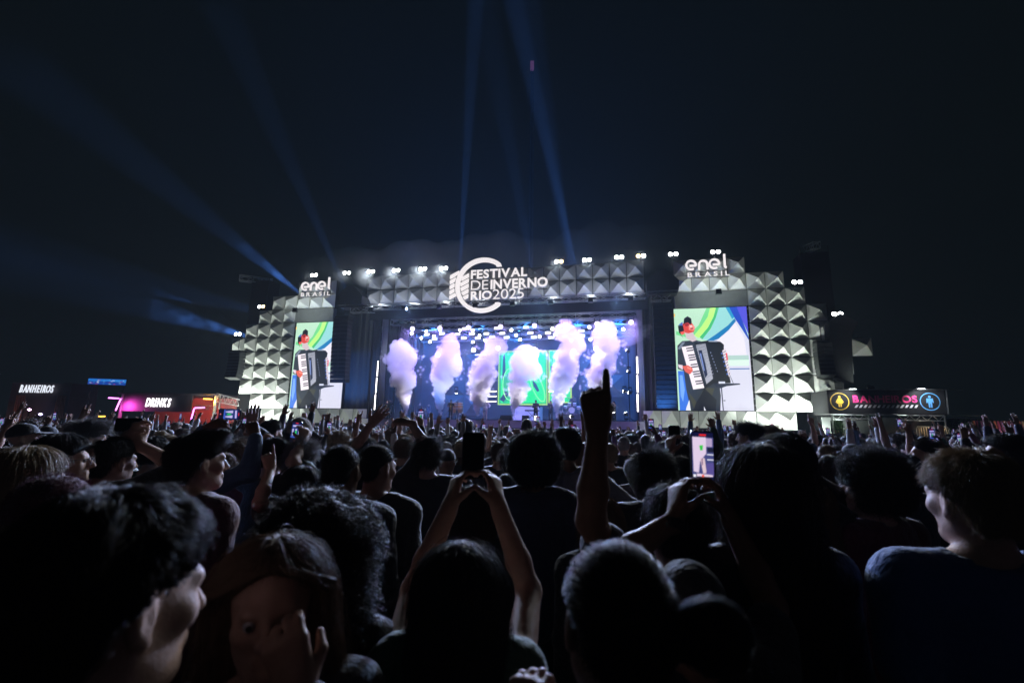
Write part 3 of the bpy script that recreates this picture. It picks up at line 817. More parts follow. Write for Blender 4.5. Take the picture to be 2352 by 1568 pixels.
def noise_smoke(pts, dens, lab, seed, y0=3.3, nsc=.55, lo=.44, hi=.72):
    rg = np.random.RandomState(seed)
    f_ = []
    for (s0, z0, r0), (s1, z1, r1) in zip(pts[:-1], pts[1:]):
        for k in range(5): f_.append((s0 + (s1 - s0) * k / 5 + rg.normal(0, .3), y0 + rg.normal(0, .4), z0 + (z1 - z0) * k / 5 + rg.normal(0, .3), (r0 + (r1 - r0) * k / 5) * rg.uniform(.8, 1.1)))
    A = np.array(f_)
    F = Field(*[np.arange((A[:, i] - A[:, 3]).min() - .5, (A[:, i] + A[:, 3]).max() + .5, .4) for i in range(3)])
    for x, y, z, r in A: F.ell((x, y, z), (r, r, r), .6)
    V, Q = F.mesh()
    m = vmat('drifting smoke', (.9, .95, 1), dens)
    m.cycles.homogeneous_volume = False
    nt = m.node_tree; v = next(n for n in nt.nodes if n.type == 'PRINCIPLED_VOLUME')
    tc = nt.nodes.new('ShaderNodeTexCoord'); n = nt.nodes.new('ShaderNodeTexNoise'); n.inputs['Scale'].default_value = nsc; n.inputs['Detail'].default_value = 5; n.inputs['Roughness'].default_value = .62
    mr = nt.nodes.new('ShaderNodeMapRange'); mr.inputs[1].default_value = lo; mr.inputs[2].default_value = hi; mr.inputs[3].default_value = 0; mr.inputs[4].default_value = dens
    nt.links.new(tc.outputs['Object'], n.inputs['Vector']); nt.links.new(n.outputs[0], mr.inputs[0])
    sp_ = nt.nodes.new('ShaderNodeSeparateXYZ'); nt.links.new(tc.outputs['Object'], sp_.inputs[0])
    L0, L1 = pts[0][0], pts[-1][0]
    last = mr.outputs[0]
    for f0, f1 in ((L0 + .5, L0 + (L1 - L0) * .25), (L1 + (L0 - L1) * .0, L1 + (L0 - L1) * .75)):        # thins out towards both ends
        q = nt.nodes.new('ShaderNodeMapRange'); q.interpolation_type = 'SMOOTHSTEP'; q.inputs[1].default_value = f0; q.inputs[2].default_value = f1
        nt.links.new(sp_.outputs[0], q.inputs[0])
        mu = nt.nodes.new('ShaderNodeMath'); mu.operation = 'MULTIPLY'; nt.links.new(last, mu.inputs[0]); nt.links.new(q.outputs[0], mu.inputs[1]); last = mu.outputs[0]
    nt.links.new(last, v.inputs['Density'])
    o = link('drifting_smoke', mesh('drifting_smoke', V, Q, [m], True), None, S(0, 0, 0), (0, 0, PHI))
    tag(o, lab, kind='stuff')


SMOKE_BANKS = [([(-28.5, 10.9, .7), (-34, 12.2, 1.7), (-40, 13.8, 2.4), (-46, 15.3, 2.2)], .012, 'ragged bank of blue lit smoke drifting off the far tower', 3), ([(-22.6, 15.4, .6), (-27, 18.6, 1.4), (-34, 23.5, 2.0)], .006, 'thin blue lit smoke rising behind the far sponsor sign', 5),
    ([(-22, 16.0, 1.5), (-12, 16.0, 1.9), (0, 16.0, 1.9), (10, 16.0, 1.9), (20, 16.0, 1.5)], .05, 'thin smoke hanging along the row of floodlights', 8, -2.6, .22, .25, .85)]  # this bank is added so the floodlights get a halo

for (a, b_, e) in ((-15, -14.5, 1500), (-6, -6, 900), (4, 4, 900), (12.2, 11.9, 1700)): lamp('blue_wing_fill', S(a, -3.6, 2.9), S(b_, .4, 9.5), e, (.05, .26, 1.0), 95, .7, .15)  # added blue fill to tint wings and valance, no fixtures built

# dim red spill from an unseen lamp behind the audience
lamp('red_spill', (5.5, -5, 3.6), (2.0, 3.0, 1.5), 4, (1, .10, .12), 110, .8, .5)

# ------------------------------------------------------------------ implicit bodies: distance fields meshed with surface nets
class Field:
    def __init__(s, xs, ys, zs):
        s.ax = [np.asarray(a, dtype=np.float32) for a in (xs, ys, zs)]
        s.F = np.full([len(a) for a in s.ax], 0.25, dtype=np.float32)

    def win(s, lo, hi):
        sl = []
        for a, l, h in zip(s.ax, lo, hi):
            i, j = np.searchsorted(a, l), np.searchsorted(a, h)
            if j <= i: return None, None
            sl.append(slice(i, j))
        X, Y, Z = np.meshgrid(s.ax[0][sl[0]], s.ax[1][sl[1]], s.ax[2][sl[2]], indexing='ij', sparse=True)
        return tuple(sl), (X, Y, Z)

    def blend(s, sl, d, k, op='add'):
        a = s.F[sl]
        if op == 'add':
            h = np.clip(0.5 + 0.5 * (a - d) / k, 0, 1) if k > 0 else (d < a) * 1.0
            s.F[sl] = a * (1 - h) + d * h - k * h * (1 - h)
        else:
            d = -d
            h = np.clip(0.5 - 0.5 * (a - d) / k, 0, 1)
            s.F[sl] = a * (1 - h) + d * h + k * h * (1 - h)

    def cone(s, a, b, ra, rb, k=0.02, op='add'):
        a, b = np.asarray(a, float), np.asarray(b, float)
        m = max(ra, rb) + k + .03
        sl, P = s.win(np.minimum(a, b) - m, np.maximum(a, b) + m)
        if sl is None: return
        ab = b - a; L = ab @ ab + 1e-12
        q = [P[i] - a[i] for i in range(3)]
        t = np.clip((q[0] * ab[0] + q[1] * ab[1] + q[2] * ab[2]) / L, 0, 1)
        d = np.sqrt(sum((q[i] - t * ab[i]) ** 2 for i in range(3))) - (ra + (rb - ra) * t)
        s.blend(sl, d.astype(np.float32), k, op)

    def ell(s, c, r, k=0.02, op='add', rot=None, noise=None):
        c, r = np.asarray(c, float), np.asarray(r, float)
        m = r.max() + k + .03
        sl, P = s.win(c - m, c + m)
        if sl is None: return
        q = [P[i] - c[i] for i in range(3)]
        if rot is not None:
            T = rot.T
            q = [T[i, 0] * q[0] + T[i, 1] * q[1] + T[i, 2] * q[2] for i in range(3)]
        k0 = np.sqrt((q[0] / r[0]) ** 2 + (q[1] / r[1]) ** 2 + (q[2] / r[2]) ** 2)
        k1 = np.sqrt((q[0] / r[0] ** 2) ** 2 + (q[1] / r[1] ** 2) ** 2 + (q[2] / r[2] ** 2) ** 2) + 1e-9
        d = k0 * (k0 - 1) / k1
        if noise is not None: d = d + noise(*P)
        s.blend(sl, d.astype(np.float32), k, op)

    def mesh(s):
        F = s.F
        n = np.array(F.shape)
        ins = F < 0
        c = [slice(0, -1), slice(1, None)]
        occ = np.zeros(n - 1, dtype=np.int8)
        for i in (0, 1):
            for j in (0, 1):
                for k in (0, 1): occ += ins[c[i], c[j], c[k]]
        act = (occ > 0) & (occ < 8)
        idx = np.argwhere(act)
        N = len(idx)
        vid = np.full(n - 1, -1, dtype=np.int64); vid[act] = np.arange(N)
        acc = np.zeros((N, 3)); cnt = np.zeros(N)
        I, J, K = idx.T
        co = {}
        for i in (0, 1):
            for j in (0, 1):
                for k in (0, 1): co[i, j, k] = F[I + i, J + j, K + k]
        X, Y, Z = s.ax
        for p in co:
            for ax in range(3):
                if p[ax] == 0:
                    q = list(p); q[ax] = 1; q = tuple(q)
                    a, b = co[p], co[q]
                    m = (a < 0) != (b < 0)
                    t = np.where(m, a / np.where(m, a - b, 1), 0)
                    A = np.stack([X[I + p[0]], Y[J + p[1]], Z[K + p[2]]], 1)
                    B = np.stack([X[I + q[0]], Y[J + q[1]], Z[K + q[2]]], 1)
                    acc += np.where(m[:, None], A + (B - A) * t[:, None], 0); cnt += m
        V = acc / cnt[:, None]
        Q = []
        for ax in range(3):
            o = [1, 1, 1]; o[ax] = 0
            sl0 = tuple(slice(o[d], -1 if d != ax else None) for d in range(3))
            a = ins[tuple(slice(1, -1) if d != ax else slice(0, -1) for d in range(3))]
            b = ins[tuple(slice(1, -1) if d != ax else slice(1, None) for d in range(3))]
            e = np.argwhere(a != b)
            if not len(e): continue
            fl = a[tuple(e.T)]
            base = e.copy()
            for d in range(3):
                if d != ax: base[:, d] += 1
            d1, d2 = [d for d in range(3) if d != ax]
            def g(x, y):
                t = base.copy(); t[:, d1] -= x; t[:, d2] -= y
                return vid[tuple(t.T)]
            q = np.stack([g(1, 1), g(0, 1), g(0, 0), g(1, 0)], 1)
            flip = fl if ax != 1 else ~fl
            q = np.where(flip[:, None], q, q[:, ::-1])
            Q.append(q)
        return V, np.concatenate(Q)

    def sample(s, P):
        """value and gradient at points (uniform axes)"""
        out = []
        h = [a[1] - a[0] for a in s.ax]
        g = [(P[:, i] - s.ax[i][0]) / h[i] for i in range(3)]
        b = [np.clip(np.floor(g[i]).astype(int), 0, len(s.ax[i]) - 2) for i in range(3)]
        f = [np.clip(g[i] - b[i], 0, 1) for i in range(3)]
        c = {}
        for i in (0, 1):
            for j in (0, 1):
                for k in (0, 1): c[i, j, k] = s.F[b[0] + i, b[1] + j, b[2] + k]
        def L(a, b_, t): return a + (b_ - a) * t
        x0 = [[L(c[0, j, k], c[1, j, k], f[0]) for k in (0, 1)] for j in (0, 1)]
        y0 = [L(x0[0][k], x0[1][k], f[1]) for k in (0, 1)]
        v = L(y0[0], y0[1], f[2])
        dx = L(L(c[1, 0, 0] - c[0, 0, 0], c[1, 1, 0] - c[0, 1, 0], f[1]), L(c[1, 0, 1] - c[0, 0, 1], c[1, 1, 1] - c[0, 1, 1], f[1]), f[2]) / h[0]
        dy = L(x0[1][0] - x0[0][0], x0[1][1] - x0[0][1], f[2]) / h[1]
        dz = (y0[1] - y0[0]) / h[2]
        G = np.stack([dx, dy, dz], 1)
        return v, G / (np.linalg.norm(G, axis=1, keepdims=True) + 1e-9)


def axis(lo, hi, coarse, fine, zones):
    out, x = [lo], lo
    while x < hi:
        st_ = fine if any(a - fine < x < b for a, b in zones) else coarse
        if st_ == coarse:
            for a, b in zones:
                if x < a < x + coarse: st_ = max(fine, a - x)
        x += st_; out.append(x)
    return np.array(out)


# ------------------------------------------------------------------ smoke plumes
def plume(seed, spec, lab, dens=11.0, grid=.055):
    """spec: list of (s centre, z, half width) from the nozzle upwards"""
    rg = np.random.RandomState(seed)
    C = []
    Pz = np.array(spec, float)
    zz = Pz[0, 1]
    while zz < Pz[-1, 1]:
        s = np.interp(zz, Pz[:, 1], Pz[:, 0]); w = np.interp(zz, Pz[:, 1], Pz[:, 2])
        n = 1 if w < .3 else 3
        if zz > Pz[len(Pz) // 2, 1] and rg.uniform() < .22: zz += w * .3
        for _ in range(n):
            r = w * rg.uniform(.45, .7)
            a = rg.uniform(0, 2 * np.pi); q = (w - r) * math.sqrt(rg.uniform(.2, 1))
            C.append((s + q * math.cos(a), q * math.sin(a) * .8, zz + rg.normal(0, w * .1), r))
        zz += w * .42
    lv0 = list(C)
    lv1 = []
    for (x, y, z, r) in lv0:
        for _ in range(13):
            d = rg.normal(size=3); d /= np.linalg.norm(d)
            q = r * rg.uniform(.2, .42)
            lv1.append((x + d[0] * r * .9, y + d[1] * r * .9, z + d[2] * r * .9, q))
    lv2 = []
    for (x, y, z, r) in lv1:
        for _ in range(8):
            d = rg.normal(size=3); d /= np.linalg.norm(d)
            q = max(.06, r * rg.uniform(.2, .42))
            lv2.append((x + d[0] * r * .92, y + d[1] * r * .92, z + d[2] * r * .92, q))
    # loose puffs torn off the sides
    for _ in range(9):
        z = Pz[0, 1] + (Pz[-1, 1] - Pz[0, 1]) * rg.uniform(.25, 1.0); w = np.interp(z, Pz[:, 1], Pz[:, 2]); s = np.interp(z, Pz[:, 1], Pz[:, 0])
        a = rg.choice([-1, 1]) * w * rg.uniform(.9, 1.35)
        for q in range(5): lv2.append((s + a + rg.normal(0, .16), rg.normal(0, .4), z + rg.normal(0, .2), rg.uniform(.06, .15)))
    T = np.array(lv0 + lv1 + lv2)
    zt = np.clip((T[:, 2] - Pz[0, 1]) / (Pz[-1, 1] - Pz[0, 1]), 0, 1)

    def hull(A, g):
        lo = (A[:, :3] - A[:, 3:]).min(0) - .3; hi = (A[:, :3] + A[:, 3:]).max(0) + .3
        f = Field(*[np.arange(lo[i], hi[i], g) for i in range(3)])
        for x, y, z, r in A:
            m = r + .1
            sl, P = f.win((x - m, y - m, z - m), (x + m, y + m, z + m))
            if sl is None: continue
            d = np.sqrt((P[0] - x) ** 2 + (P[1] - y) ** 2 + (P[2] - z) ** 2) - r
            f.blend(sl, d.astype(np.float32), .012)
        return f.mesh()

    o = link('smoke_plume', mesh('smoke_plume', *hull(T, grid), [vmat('smoke', (.99, .98, 1.0), dens * .10)], True), None, S(0, -.5, 0), (0, 0, PHI))
    if dens > 2:
        B = np.array(lv0 + lv1); q = np.clip((B[:, 2] - Pz[0, 1]) / (Pz[-1, 1] - Pz[0, 1]), 0, 1); B = B[q < rg.normal(.62, .1, len(q))]; q = np.clip((B[:, 2] - Pz[0, 1]) / (Pz[-1, 1] - Pz[0, 1]), 0, 1); B[:, 3] *= .9 - .45 * q
        link('dense_core', mesh('dense_core', *hull(B, grid * 1.3), [vmat('smoke core', (.99, .985, 1.0), dens * .9)], True), o)
    return tag(o, lab, 'smoke plume', 'smoke plumes along the stage front')


def z7(pts): return [(832.6 + .293 * ((a + b) / 2), 689 + .293 * y, (b - a) / 2 * .011) for y, a, b in pts]


PL = [
    [(900, 332, 350), (850, 310, 365), (800, 288, 382), (700, 235, 415), (600, 180, 435), (500, 178, 455), (420, 185, 440), (390, 215, 400)],
    [(900, 600, 626), (850, 585, 640), (800, 560, 645), (700, 525, 665), (600, 515, 745), (500, 520, 830), (400, 595, 785), (320, 610, 770), (285, 640, 745)],
    [(905, 893, 917), (850, 868, 930), (750, 835, 1000), (650, 808, 1040), (560, 805, 1055), (480, 870, 1070), (400, 930, 1155), (330, 945, 1140)],
    [(920, 1177, 1193), (850, 1163, 1213), (750, 1148, 1290), (650, 1125, 1335), (550, 1138, 1420), (450, 1140, 1440), (370, 1190, 1400)],
    [(920, 1513, 1533), (850, 1495, 1542), (750, 1480, 1600), (650, 1466, 1645), (550, 1482, 1725), (450, 1500, 1735), (350, 1495, 1755), (260, 1505, 1740), (220, 1550, 1690)],
    [(900, 1820, 1842), (850, 1795, 1870), (740, 1775, 1900), (650, 1765, 1962), (550, 1760, 1970), (470, 1772, 2000), (400, 1790, 2015), (300, 1788, 2025), (220, 1810, 1990)]]
PLL = ['first white smoke plume from the percussion side, with a rounded violet head', 'tall smoke plume in front of the saxophone player, second from the percussion side', 'smoke plume leaning to its head beside the green stage screen, hiding the striped singer', 'broad smoke plume with a glaring white core, in front of the green stage screen', 'slim smoke plume at the drummer, with its head up in the lamp grid', 'smoke plume behind the raised pointing finger, nearest to the nearer light tubes']


def on_plane(u, v, t):
    D = CR * (u - 1176) / CAM_F + CU * (784 - v) / CAM_F + _f
    n = np.array([-sP, cP, 0]); O = np.array([0, 40.0, 0]) + n * t
    P = D * ((O @ n) / (D @ n)) - np.array([0, 40.0, 0])
    return P[0] * cP + P[1] * sP, P[2] + CAM_H


for k, pl in enumerate(PL):
    sp = []
    for u, v, w in z7(pl):
        s, z = on_plane(u, v, -.5)
        sp.append((s, z, w))
    plume(k + 1, sp, PLL[k])
sp = [(*on_plane(832.6 + .293 * x, 689 + .293 * y, -.3), w * .011) for x, y, w in ((2070, 350, 40), (2100, 290, 75), (2110, 230, 80), (2170, 190, 60))]
plume(9, sp, 'thin violet smoke cloud drifting off beside the wing drape', 1.9, .09)
sp = [(*on_plane(832.6 + .293 * x, 689 + .293 * y, -.3), w * .011) for x, y, w in ((2160, 310, 30), (2190, 260, 55), (2230, 230, 40))]
plume(10, sp, 'small stray violet smoke wisp in front of the wing drape', 1.5, .09)
for a in SMOKE_BANKS: noise_smoke(*a)

# ------------------------------------------------------------------ people
def nrm(v):
    v = np.asarray(v, float)
    return v / (np.linalg.norm(v) + 1e-12)


def head_rot(yaw, pitch, roll):
    return np.array((Euler((R_(pitch), 0, 0)).to_matrix() if False else (Matrix.Rotation(R_(-yaw), 3, 'Z') @ Matrix.Rotation(R_(pitch), 3, 'X') @ Matrix.Rotation(R_(roll), 3, 'Y'))))


def skull(F, X, R, g=0.0, face=True, ears=True, fr=0.006):
    """head in its own frame (face +y, chin -z) placed by X + R p"""
    T = lambda p: X + R @ np.asarray(p, float)
    E_ = lambda c, r, k=.02, op='add': F.ell(T(c), np.asarray(r, float) + (g if op == 'add' else 0), k, op, R)
    C_ = lambda a, b, ra, rb, k=.015: F.cone(T(a), T(b), ra + g, rb + g, k)
    E_((0, -.016, .030), (.076, .096, .086))
    E_((0, .022, -.030), (.061, .066, .080), .03)
    C_((-.050, -.008, -.052), (-.018, .058, -.094), .022, .020, .03)
    C_((.050, -.008, -.052), (.018, .058, -.094), .022, .020, .03)
    E_((0, .062, -.090), (.026, .026, .022), .02)
    if face:
        C_((-.036, .074, .022), (.036, .074, .022), .013, .013, .02)
        E_((.042, .056, -.018), (.024, .024, .022), .02); E_((-.042, .056, -.018), (.024, .024, .022), .02)
        for sx_ in (-1, 1): E_((sx_ * .032, .096, .004), (.017, .016, .011), .012, 'sub')
        C_((0, .086, .014), (0, .109, -.026), .008, .0125, .010)
        C_((-.012, .093, -.033), (.012, .093, -.033), .009, .009, .008)
        C_((-.020, .082, -.056), (.020, .082, -.056), .008, .008, .008); C_((-.017, .080, -.066), (.017, .080, -.066), .009, .009, .007)
    if ears:
        for sx_ in (-1, 1):
            Re = R @ np.array(Matrix.Rotation(R_(18 * sx_), 3, 'Z'))
            F.ell(T((sx_ * .080, -.012, -.004)), np.array([.010, .020, .033]) + g, .006, 'add', Re)
            F.ell(T((sx_ * .090, -.004, .000)), (.007, .011, .020), .006, 'sub', Re)
            F.ell(T((sx_ * .077, -.004, -.032)), (.008, .009, .010), .006)


def hand(F, w, d, n, side, pose='relaxed', sc=1.0, fat=0.0, spread=.10):
    w, d = np.asarray(w, float), nrm(d)
    n = nrm(np.asarray(n, float) - d * (np.asarray(n, float) @ d))
    th = np.cross(d, n) * (1 if side > 0 else -1)
    L = np.array([.072, .080, .074, .058]) * sc
    offs = np.array([.030, .0105, -.0105, -.030]) * sc
    curl = {'open': [6] * 4, 'relaxed': [24, 26, 28, 30], 'fist': [78] * 4, 'point': [3, 76, 78, 80], 'hold': [38, 44, 48, 50], 'horns': [4, 78, 78, 6]}[pose]
    F.cone(w - d * .02, w + d * .03, .025 * sc + fat, .022 * sc + fat, .012)
    for q in range(4):
        kn = w + d * (.095 - abs(q - 1.2) * .004) * sc + th * offs[q]
        F.cone(w + d * .012 + th * offs[q] * .55, kn, .0150 * sc + fat, .0122 * sc + fat, .012)
        a, p = 0.0, kn
        dd = nrm(d + th * (1.2 - q) * spread * (1 if pose in ('open', 'relaxed') else .25))
        for j, (fr, ca) in enumerate(((.45, .75), (.31, 1.0), (.24, .7))):
            a += R_(curl[q]) * ca
            v = dd * math.cos(a) + n * math.sin(a)
            e = p + v * L[q] * fr
            F.cone(p, e, (.0096 - .0008 * j) * sc + fat, (.0088 - .0008 * j) * sc + fat, .005)
            p = e
    tb = w + d * .022 * sc + th * .022 * sc + n * .006
    if pose in ('fist', 'point', 'horns'):
        m_ = w + d * .062 * sc + th * .034 * sc + n * .026; e = w + d * .072 * sc + th * .0 + n * .040
    elif pose == 'hold':
        m_ = tb + nrm(d * .6 + th * .6 + n * .35) * .046 * sc; e = m_ + nrm(d * .75 + th * .1 + n * .6) * .036 * sc
    else:
        m_ = tb + nrm(d * .62 + th * .75 + n * .12) * .048 * sc; e = m_ + nrm(d * .85 + th * .5 + n * .12) * .036 * sc
    F.cone(tb, m_, .0155 * sc + fat, .0118 * sc + fat, .010); F.cone(m_, e, .0112 * sc + fat, .0085 * sc + fat, .004)


UA, FA = .295, .262


def ik(sh, wr, pole):
    sh, wr = np.asarray(sh, float), np.asarray(wr, float)
    v = wr - sh; D = np.linalg.norm(v); D2 = min(D, (UA + FA) * .995)
    v = v / (D + 1e-9); wr = sh + v * D2
    a = (UA ** 2 - FA ** 2 + D2 ** 2) / (2 * D2); h = math.sqrt(max(UA ** 2 - a * a, 0))
    p = nrm(np.asarray(pole, float) - v * (np.asarray(pole, float) @ v))
    return sh + v * a + p * h, wr


def wrinkle(seed, amp, fr=26):
    rg = np.random.RandomState(seed)
    K = rg.normal(size=(5, 3)) * fr * np.array([1, 1, .55]); ph = rg.uniform(0, 6.28, 5)
    return lambda x, y, z: amp * sum(np.sin(K[i, 0] * x + K[i, 1] * y + K[i, 2] * z + ph[i]) for i in range(5)) / 3


SKIN = {'light': (.46, .29, .22), 'tan': (.34, .20, .14), 'brown': (.20, .11, .07), 'dark': (.09, .05, .035)}
HAIRC = {'black': (.012, .010, .010), 'dark brown': (.028, .018, .013), 'brown': (.06, .036, .022), 'blond': (.27, .20, .12), 'grey': (.26, .25, .25), 'ginger': (.18, .07, .03), 'light brown': (.13, .08, .045)}


def skin_mat(n):
    return mat('skin ' + n, SKIN[n], .6, noise=.18, nscale=45, spec=.3, bump=.12, bscale=260)


def hair_mat(n):
    return mat('hair ' + n, HAIRC[n], .6, spec=.25, noise=.3, nscale=60, bump=.5, bscale=90)


SHIRTS = {'black': (.012, .012, .014), 'charcoal': (.035, .036, .04), 'navy': (.018, .025, .06), 'blue': (.03, .09, .26), 'white': (.55, .55, .55), 'grey': (.16, .16, .17), 'burgundy': (.10, .02, .035), 'green': (.03, .07, .045), 'denim': (.08, .13, .24), 'purple': (.10, .04, .12), 'beige': (.3, .25, .19)}


def shirt_mat(n):
    return mat('cloth ' + n, SHIRTS[n], .8, noise=.15, nscale=14, bump=.25, bscale=40, sheen=.25)


def decimate(me, tris):
    n = len(me.polygons) * 2
    if n <= tris: return me
    o = bpy.data.objects.new('d', me); COL.objects.link(o)
    m = o.modifiers.new('d', 'DECIMATE'); m.ratio = tris / n
    r = bpy.data.meshes.new_from_object(o.evaluated_get(bpy.context.evaluated_depsgraph_get()))
    r.name = me.name
    bpy.data.objects.remove(o); bpy.data.meshes.remove(me)
    return r


def build_person(seed, head=(0, 0, 0), style='short', hairc='black', skin='tan', shirt='black', arms=None, sleeve='long', female=False, res=(.02, .008), face=True, strands=0, srad=.0007, lean=0.0, headoff=(0, 0, 0), extra=None, fat=0.0, fingers=True, legs=True, hthick=None, tris=13000):
    """meshes of one standing person, 1.72 m tall, facing +y.  Returns a dict of mesh data"""
    rg = np.random.RandomState(seed)
    arms = arms or {}
    sw = .165 if female else .188
    R = head_rot(*head)
    nb = np.array([0, lean * .10 - .005, 1.43]); X = np.array([0, lean * .16 + .02, 1.605]) + np.asarray(headoff, float)
    J = {}
    for sd, nm in ((1, 'R'), (-1, 'L')):
        a = arms.get(nm)
        sh = np.array([sd * sw, lean * .09, 1.385])
        if a is None:
            fl = rg.uniform(-.04, .06)
            el = sh + np.array([sd * .05, -.02 + fl, -.28]); wr = el + np.array([-sd * .015, .10 + fl, -.23]); hd_, hn_, po = (0, .35, -1), (-sd, .2, 0), 'relaxed'
        else:
            if a.get('lift'): sh = sh + np.array([-sd * .015, 0, .05])
            wr = np.asarray(a['wrist'], float)
            el, wr = ik(sh, wr, a.get('pole', (sd * .6, .2, -1)))
            hd_, hn_, po = a.get('hdir', wr - el), a.get('hnorm', (0, 1, 0)), a.get('pose', 'open')
        J[nm] = (sd, sh, el, wr, np.asarray(hd_, float), np.asarray(hn_, float), po)
    pts = [np.array([-.3, -.2, 0]), np.array([.3, .22, 1.78])] + [q for j in J.values() for q in (j[1], j[2], j[3], j[3] + nrm(j[4]) * .22)]
    lo = np.min(pts, 0) - .08; hi = np.max(pts, 0) + .08
    zn = [[], [], []]
    for i in range(3):
        zn[i].append((X[i] - .15, X[i] + .15))
        if fingers:
            for j in J.values():
                if arms.get('R' if j[0] > 0 else 'L') is not None:
                    e = j[3] + nrm(j[4]) * .20
                    zn[i].append((min(j[3][i], e[i]) - .06, max(j[3][i], e[i]) + .06))
    ax = [axis(lo[i], hi[i], res[0], res[1], zn[i]) for i in range(3)]
    if not legs: ax[2] = ax[2][ax[2] > .75]
    F = Field(*ax)
    torso = [((0, lean * .06 + .0, 1.24), (.155 if female else .175, .112, .185)), ((0, lean * .02, 1.06), (.128 if female else .145, .098, .15)), ((0, 0, .93), (.165, .118, .135))]
    for c, r in torso: F.ell(c, r, .06)
    for j in J.values():
        sd, sh, el, wr, hd_, hn_, po = j
        F.cone((sd * .05, lean * .08, 1.40), sh, .075, .062, .06)
        F.cone(nb + np.array([sd * .02, 0, .0]), sh + np.array([-sd * .03, 0, .02]), .050, .045, .05)
        F.cone(sh, el, .054 if not female else .046, .042 if not female else .037, .03)
        F.cone(el, el + (wr - el) * .35, .041 if not female else .036, .043 if not female else .037, .02); F.cone(el + (wr - el) * .35, wr, .043 if not female else .037, .027, .02)
    F.cone(nb, X + R @ np.array([0, -.02, -.05]), .060 if not female else .052, .054 if not female else .047, .03)
    if legs:
        for sd in (-1, 1):
            hp, kn, an = np.array([sd * .09, 0, .90]), np.array([sd * .11, .02, .49]), np.array([sd * .12, -.01, .08])
            F.cone(hp, kn, .085, .055, .05); F.cone(kn, an, .055, .038, .03); F.cone(an + np.array([0, -.01, -.035]), an + np.array([sd * .02, .16, -.048]), .036, .028, .02)
    skull(F, X, R, 0, face, True)
    for j in J.values():
        if fingers or arms.get('R' if j[0] > 0 else 'L') is not None: hand(F, j[3], j[4], j[5], j[0], j[6], 1.05 if not female else .95, fat)
        else: F.ell(j[3] + nrm(j[4]) * .08, (.04, .04, .08), .02)
    V, Q = F.mesh()
    D = {'J': J, 'X': X, 'R': R}
    D['body'] = decimate(mesh('person', V, Q, [skin_mat(skin)], True), tris)
    # shirt
    g = .013
    cs = max(res[0] * .9, .0165)
    up = [j for j in J.values()]
    pl = [np.array([-.26, -.18, .78]), np.array([.26, .2, 1.5])] + [q for j in up for q in ((j[1], j[2], j[3]) if sleeve == 'long' else (j[1], j[2]))]
    lo2, hi2 = np.min(pl, 0) - .10, np.max(pl, 0) + .10
    G = Field(*[np.arange(lo2[i], hi2[i], cs) for i in range(3)])
    wn = wrinkle(seed, .006 if res[0] < .03 else 0.0)
    for c, r in torso: G.ell(c, np.array(r) + g, .07)
    G.cone((0, 0, 1.0), (0, 0, .82), .165, .175, .05)
    for j in up:
        sd, sh, el, wr = j[:4]
        G.cone((sd * .05, lean * .08, 1.40), sh, .075 + g, .066 + g, .06)
        G.cone(nb + np.array([sd * .02, 0, -.012]), sh + np.array([-sd * .03, 0, .02]), .05 + g, .047 + g, .05)
        if sleeve == 'long': G.cone(sh, el, .062 + g, .050 + g, .03); G.cone(el, el + (wr - el) * .92, .050 + g, .034 + g, .03)
        elif sleeve == 'short': G.cone(sh, sh + (el - sh) * .62, .064 + g, .062 + g, .03)
    G.cone(nb + np.array([0, 0, .06]), nb + np.array([0, .03, .30]), .072, .09, .012, 'sub')
    G.F += wn(*np.meshgrid(*G.ax, indexing='ij', sparse=True)).astype(np.float32)
    V, Q = G.mesh()
    D['shirt'] = mesh('shirt', V, Q, [shirt_mat(shirt)], True)
    if legs:
        T = Field(*[np.arange(a, b, max(cs, .035)) for a, b in ((-.27, .27), (-.2, .2), (.06, 1.0))])
        T.ell((0, 0, .92), (.172, .126, .10), .05)
        for sd in (-1, 1): T.cone((sd * .09, 0, .88), (sd * .11, .02, .49), .098, .072, .05); T.cone((sd * .11, .02, .49), (sd * .12, -.01, .12), .072, .062, .03)
        V, Q = T.mesh()
        D['trousers'] = mesh('trousers', V, Q, [mat('dark jeans', (.02, .025, .04), .85)], True)
    # hair or headgear
    o3, I3 = np.zeros(3), np.eye(3)
    hr = res[1] if res[1] > .009 else (.0075 if res[1] < .006 else .010)
    zlo = -.62 if style in ('long', 'wavylong') else -.34 if style == 'curly' else -.2
    H = Field(np.arange(-.24, .24, hr), np.arange(-.30, .20, hr), np.arange(zlo, .27, hr))
    t = hthick if hthick is not None else {'short': .015, 'buzz': .004, 'quiff': .016, 'long': .022, 'wavylong': .026, 'afro': .05, 'curly': .05, 'bun': .012, 'cap': .012, 'beanie': .016, 'messy': .024, 'bob': .026, 'hood': .03, 'wavy': .024}[style]
    hn = wrinkle(seed + 7, {'afro': .010, 'curly': .016, 'messy': .009, 'wavylong': .006, 'short': .003, 'wavy': .007}.get(style, .0015), 55)
    H.ell((0, -.018, .034), (.077 + t, .097 + t, .086 + t), .02)
    if style not in ('beanie', 'cap'): H.ell((0, -.045, -.03), (.066 + t * .7, .062 + t * .7, .060), .03)
    if style == 'quiff': H.ell((0, .045, .105), (.055, .055, .026), .03)
    if style == 'messy': H.ell((.02, .02, .10), (.07, .08, .035), .03)
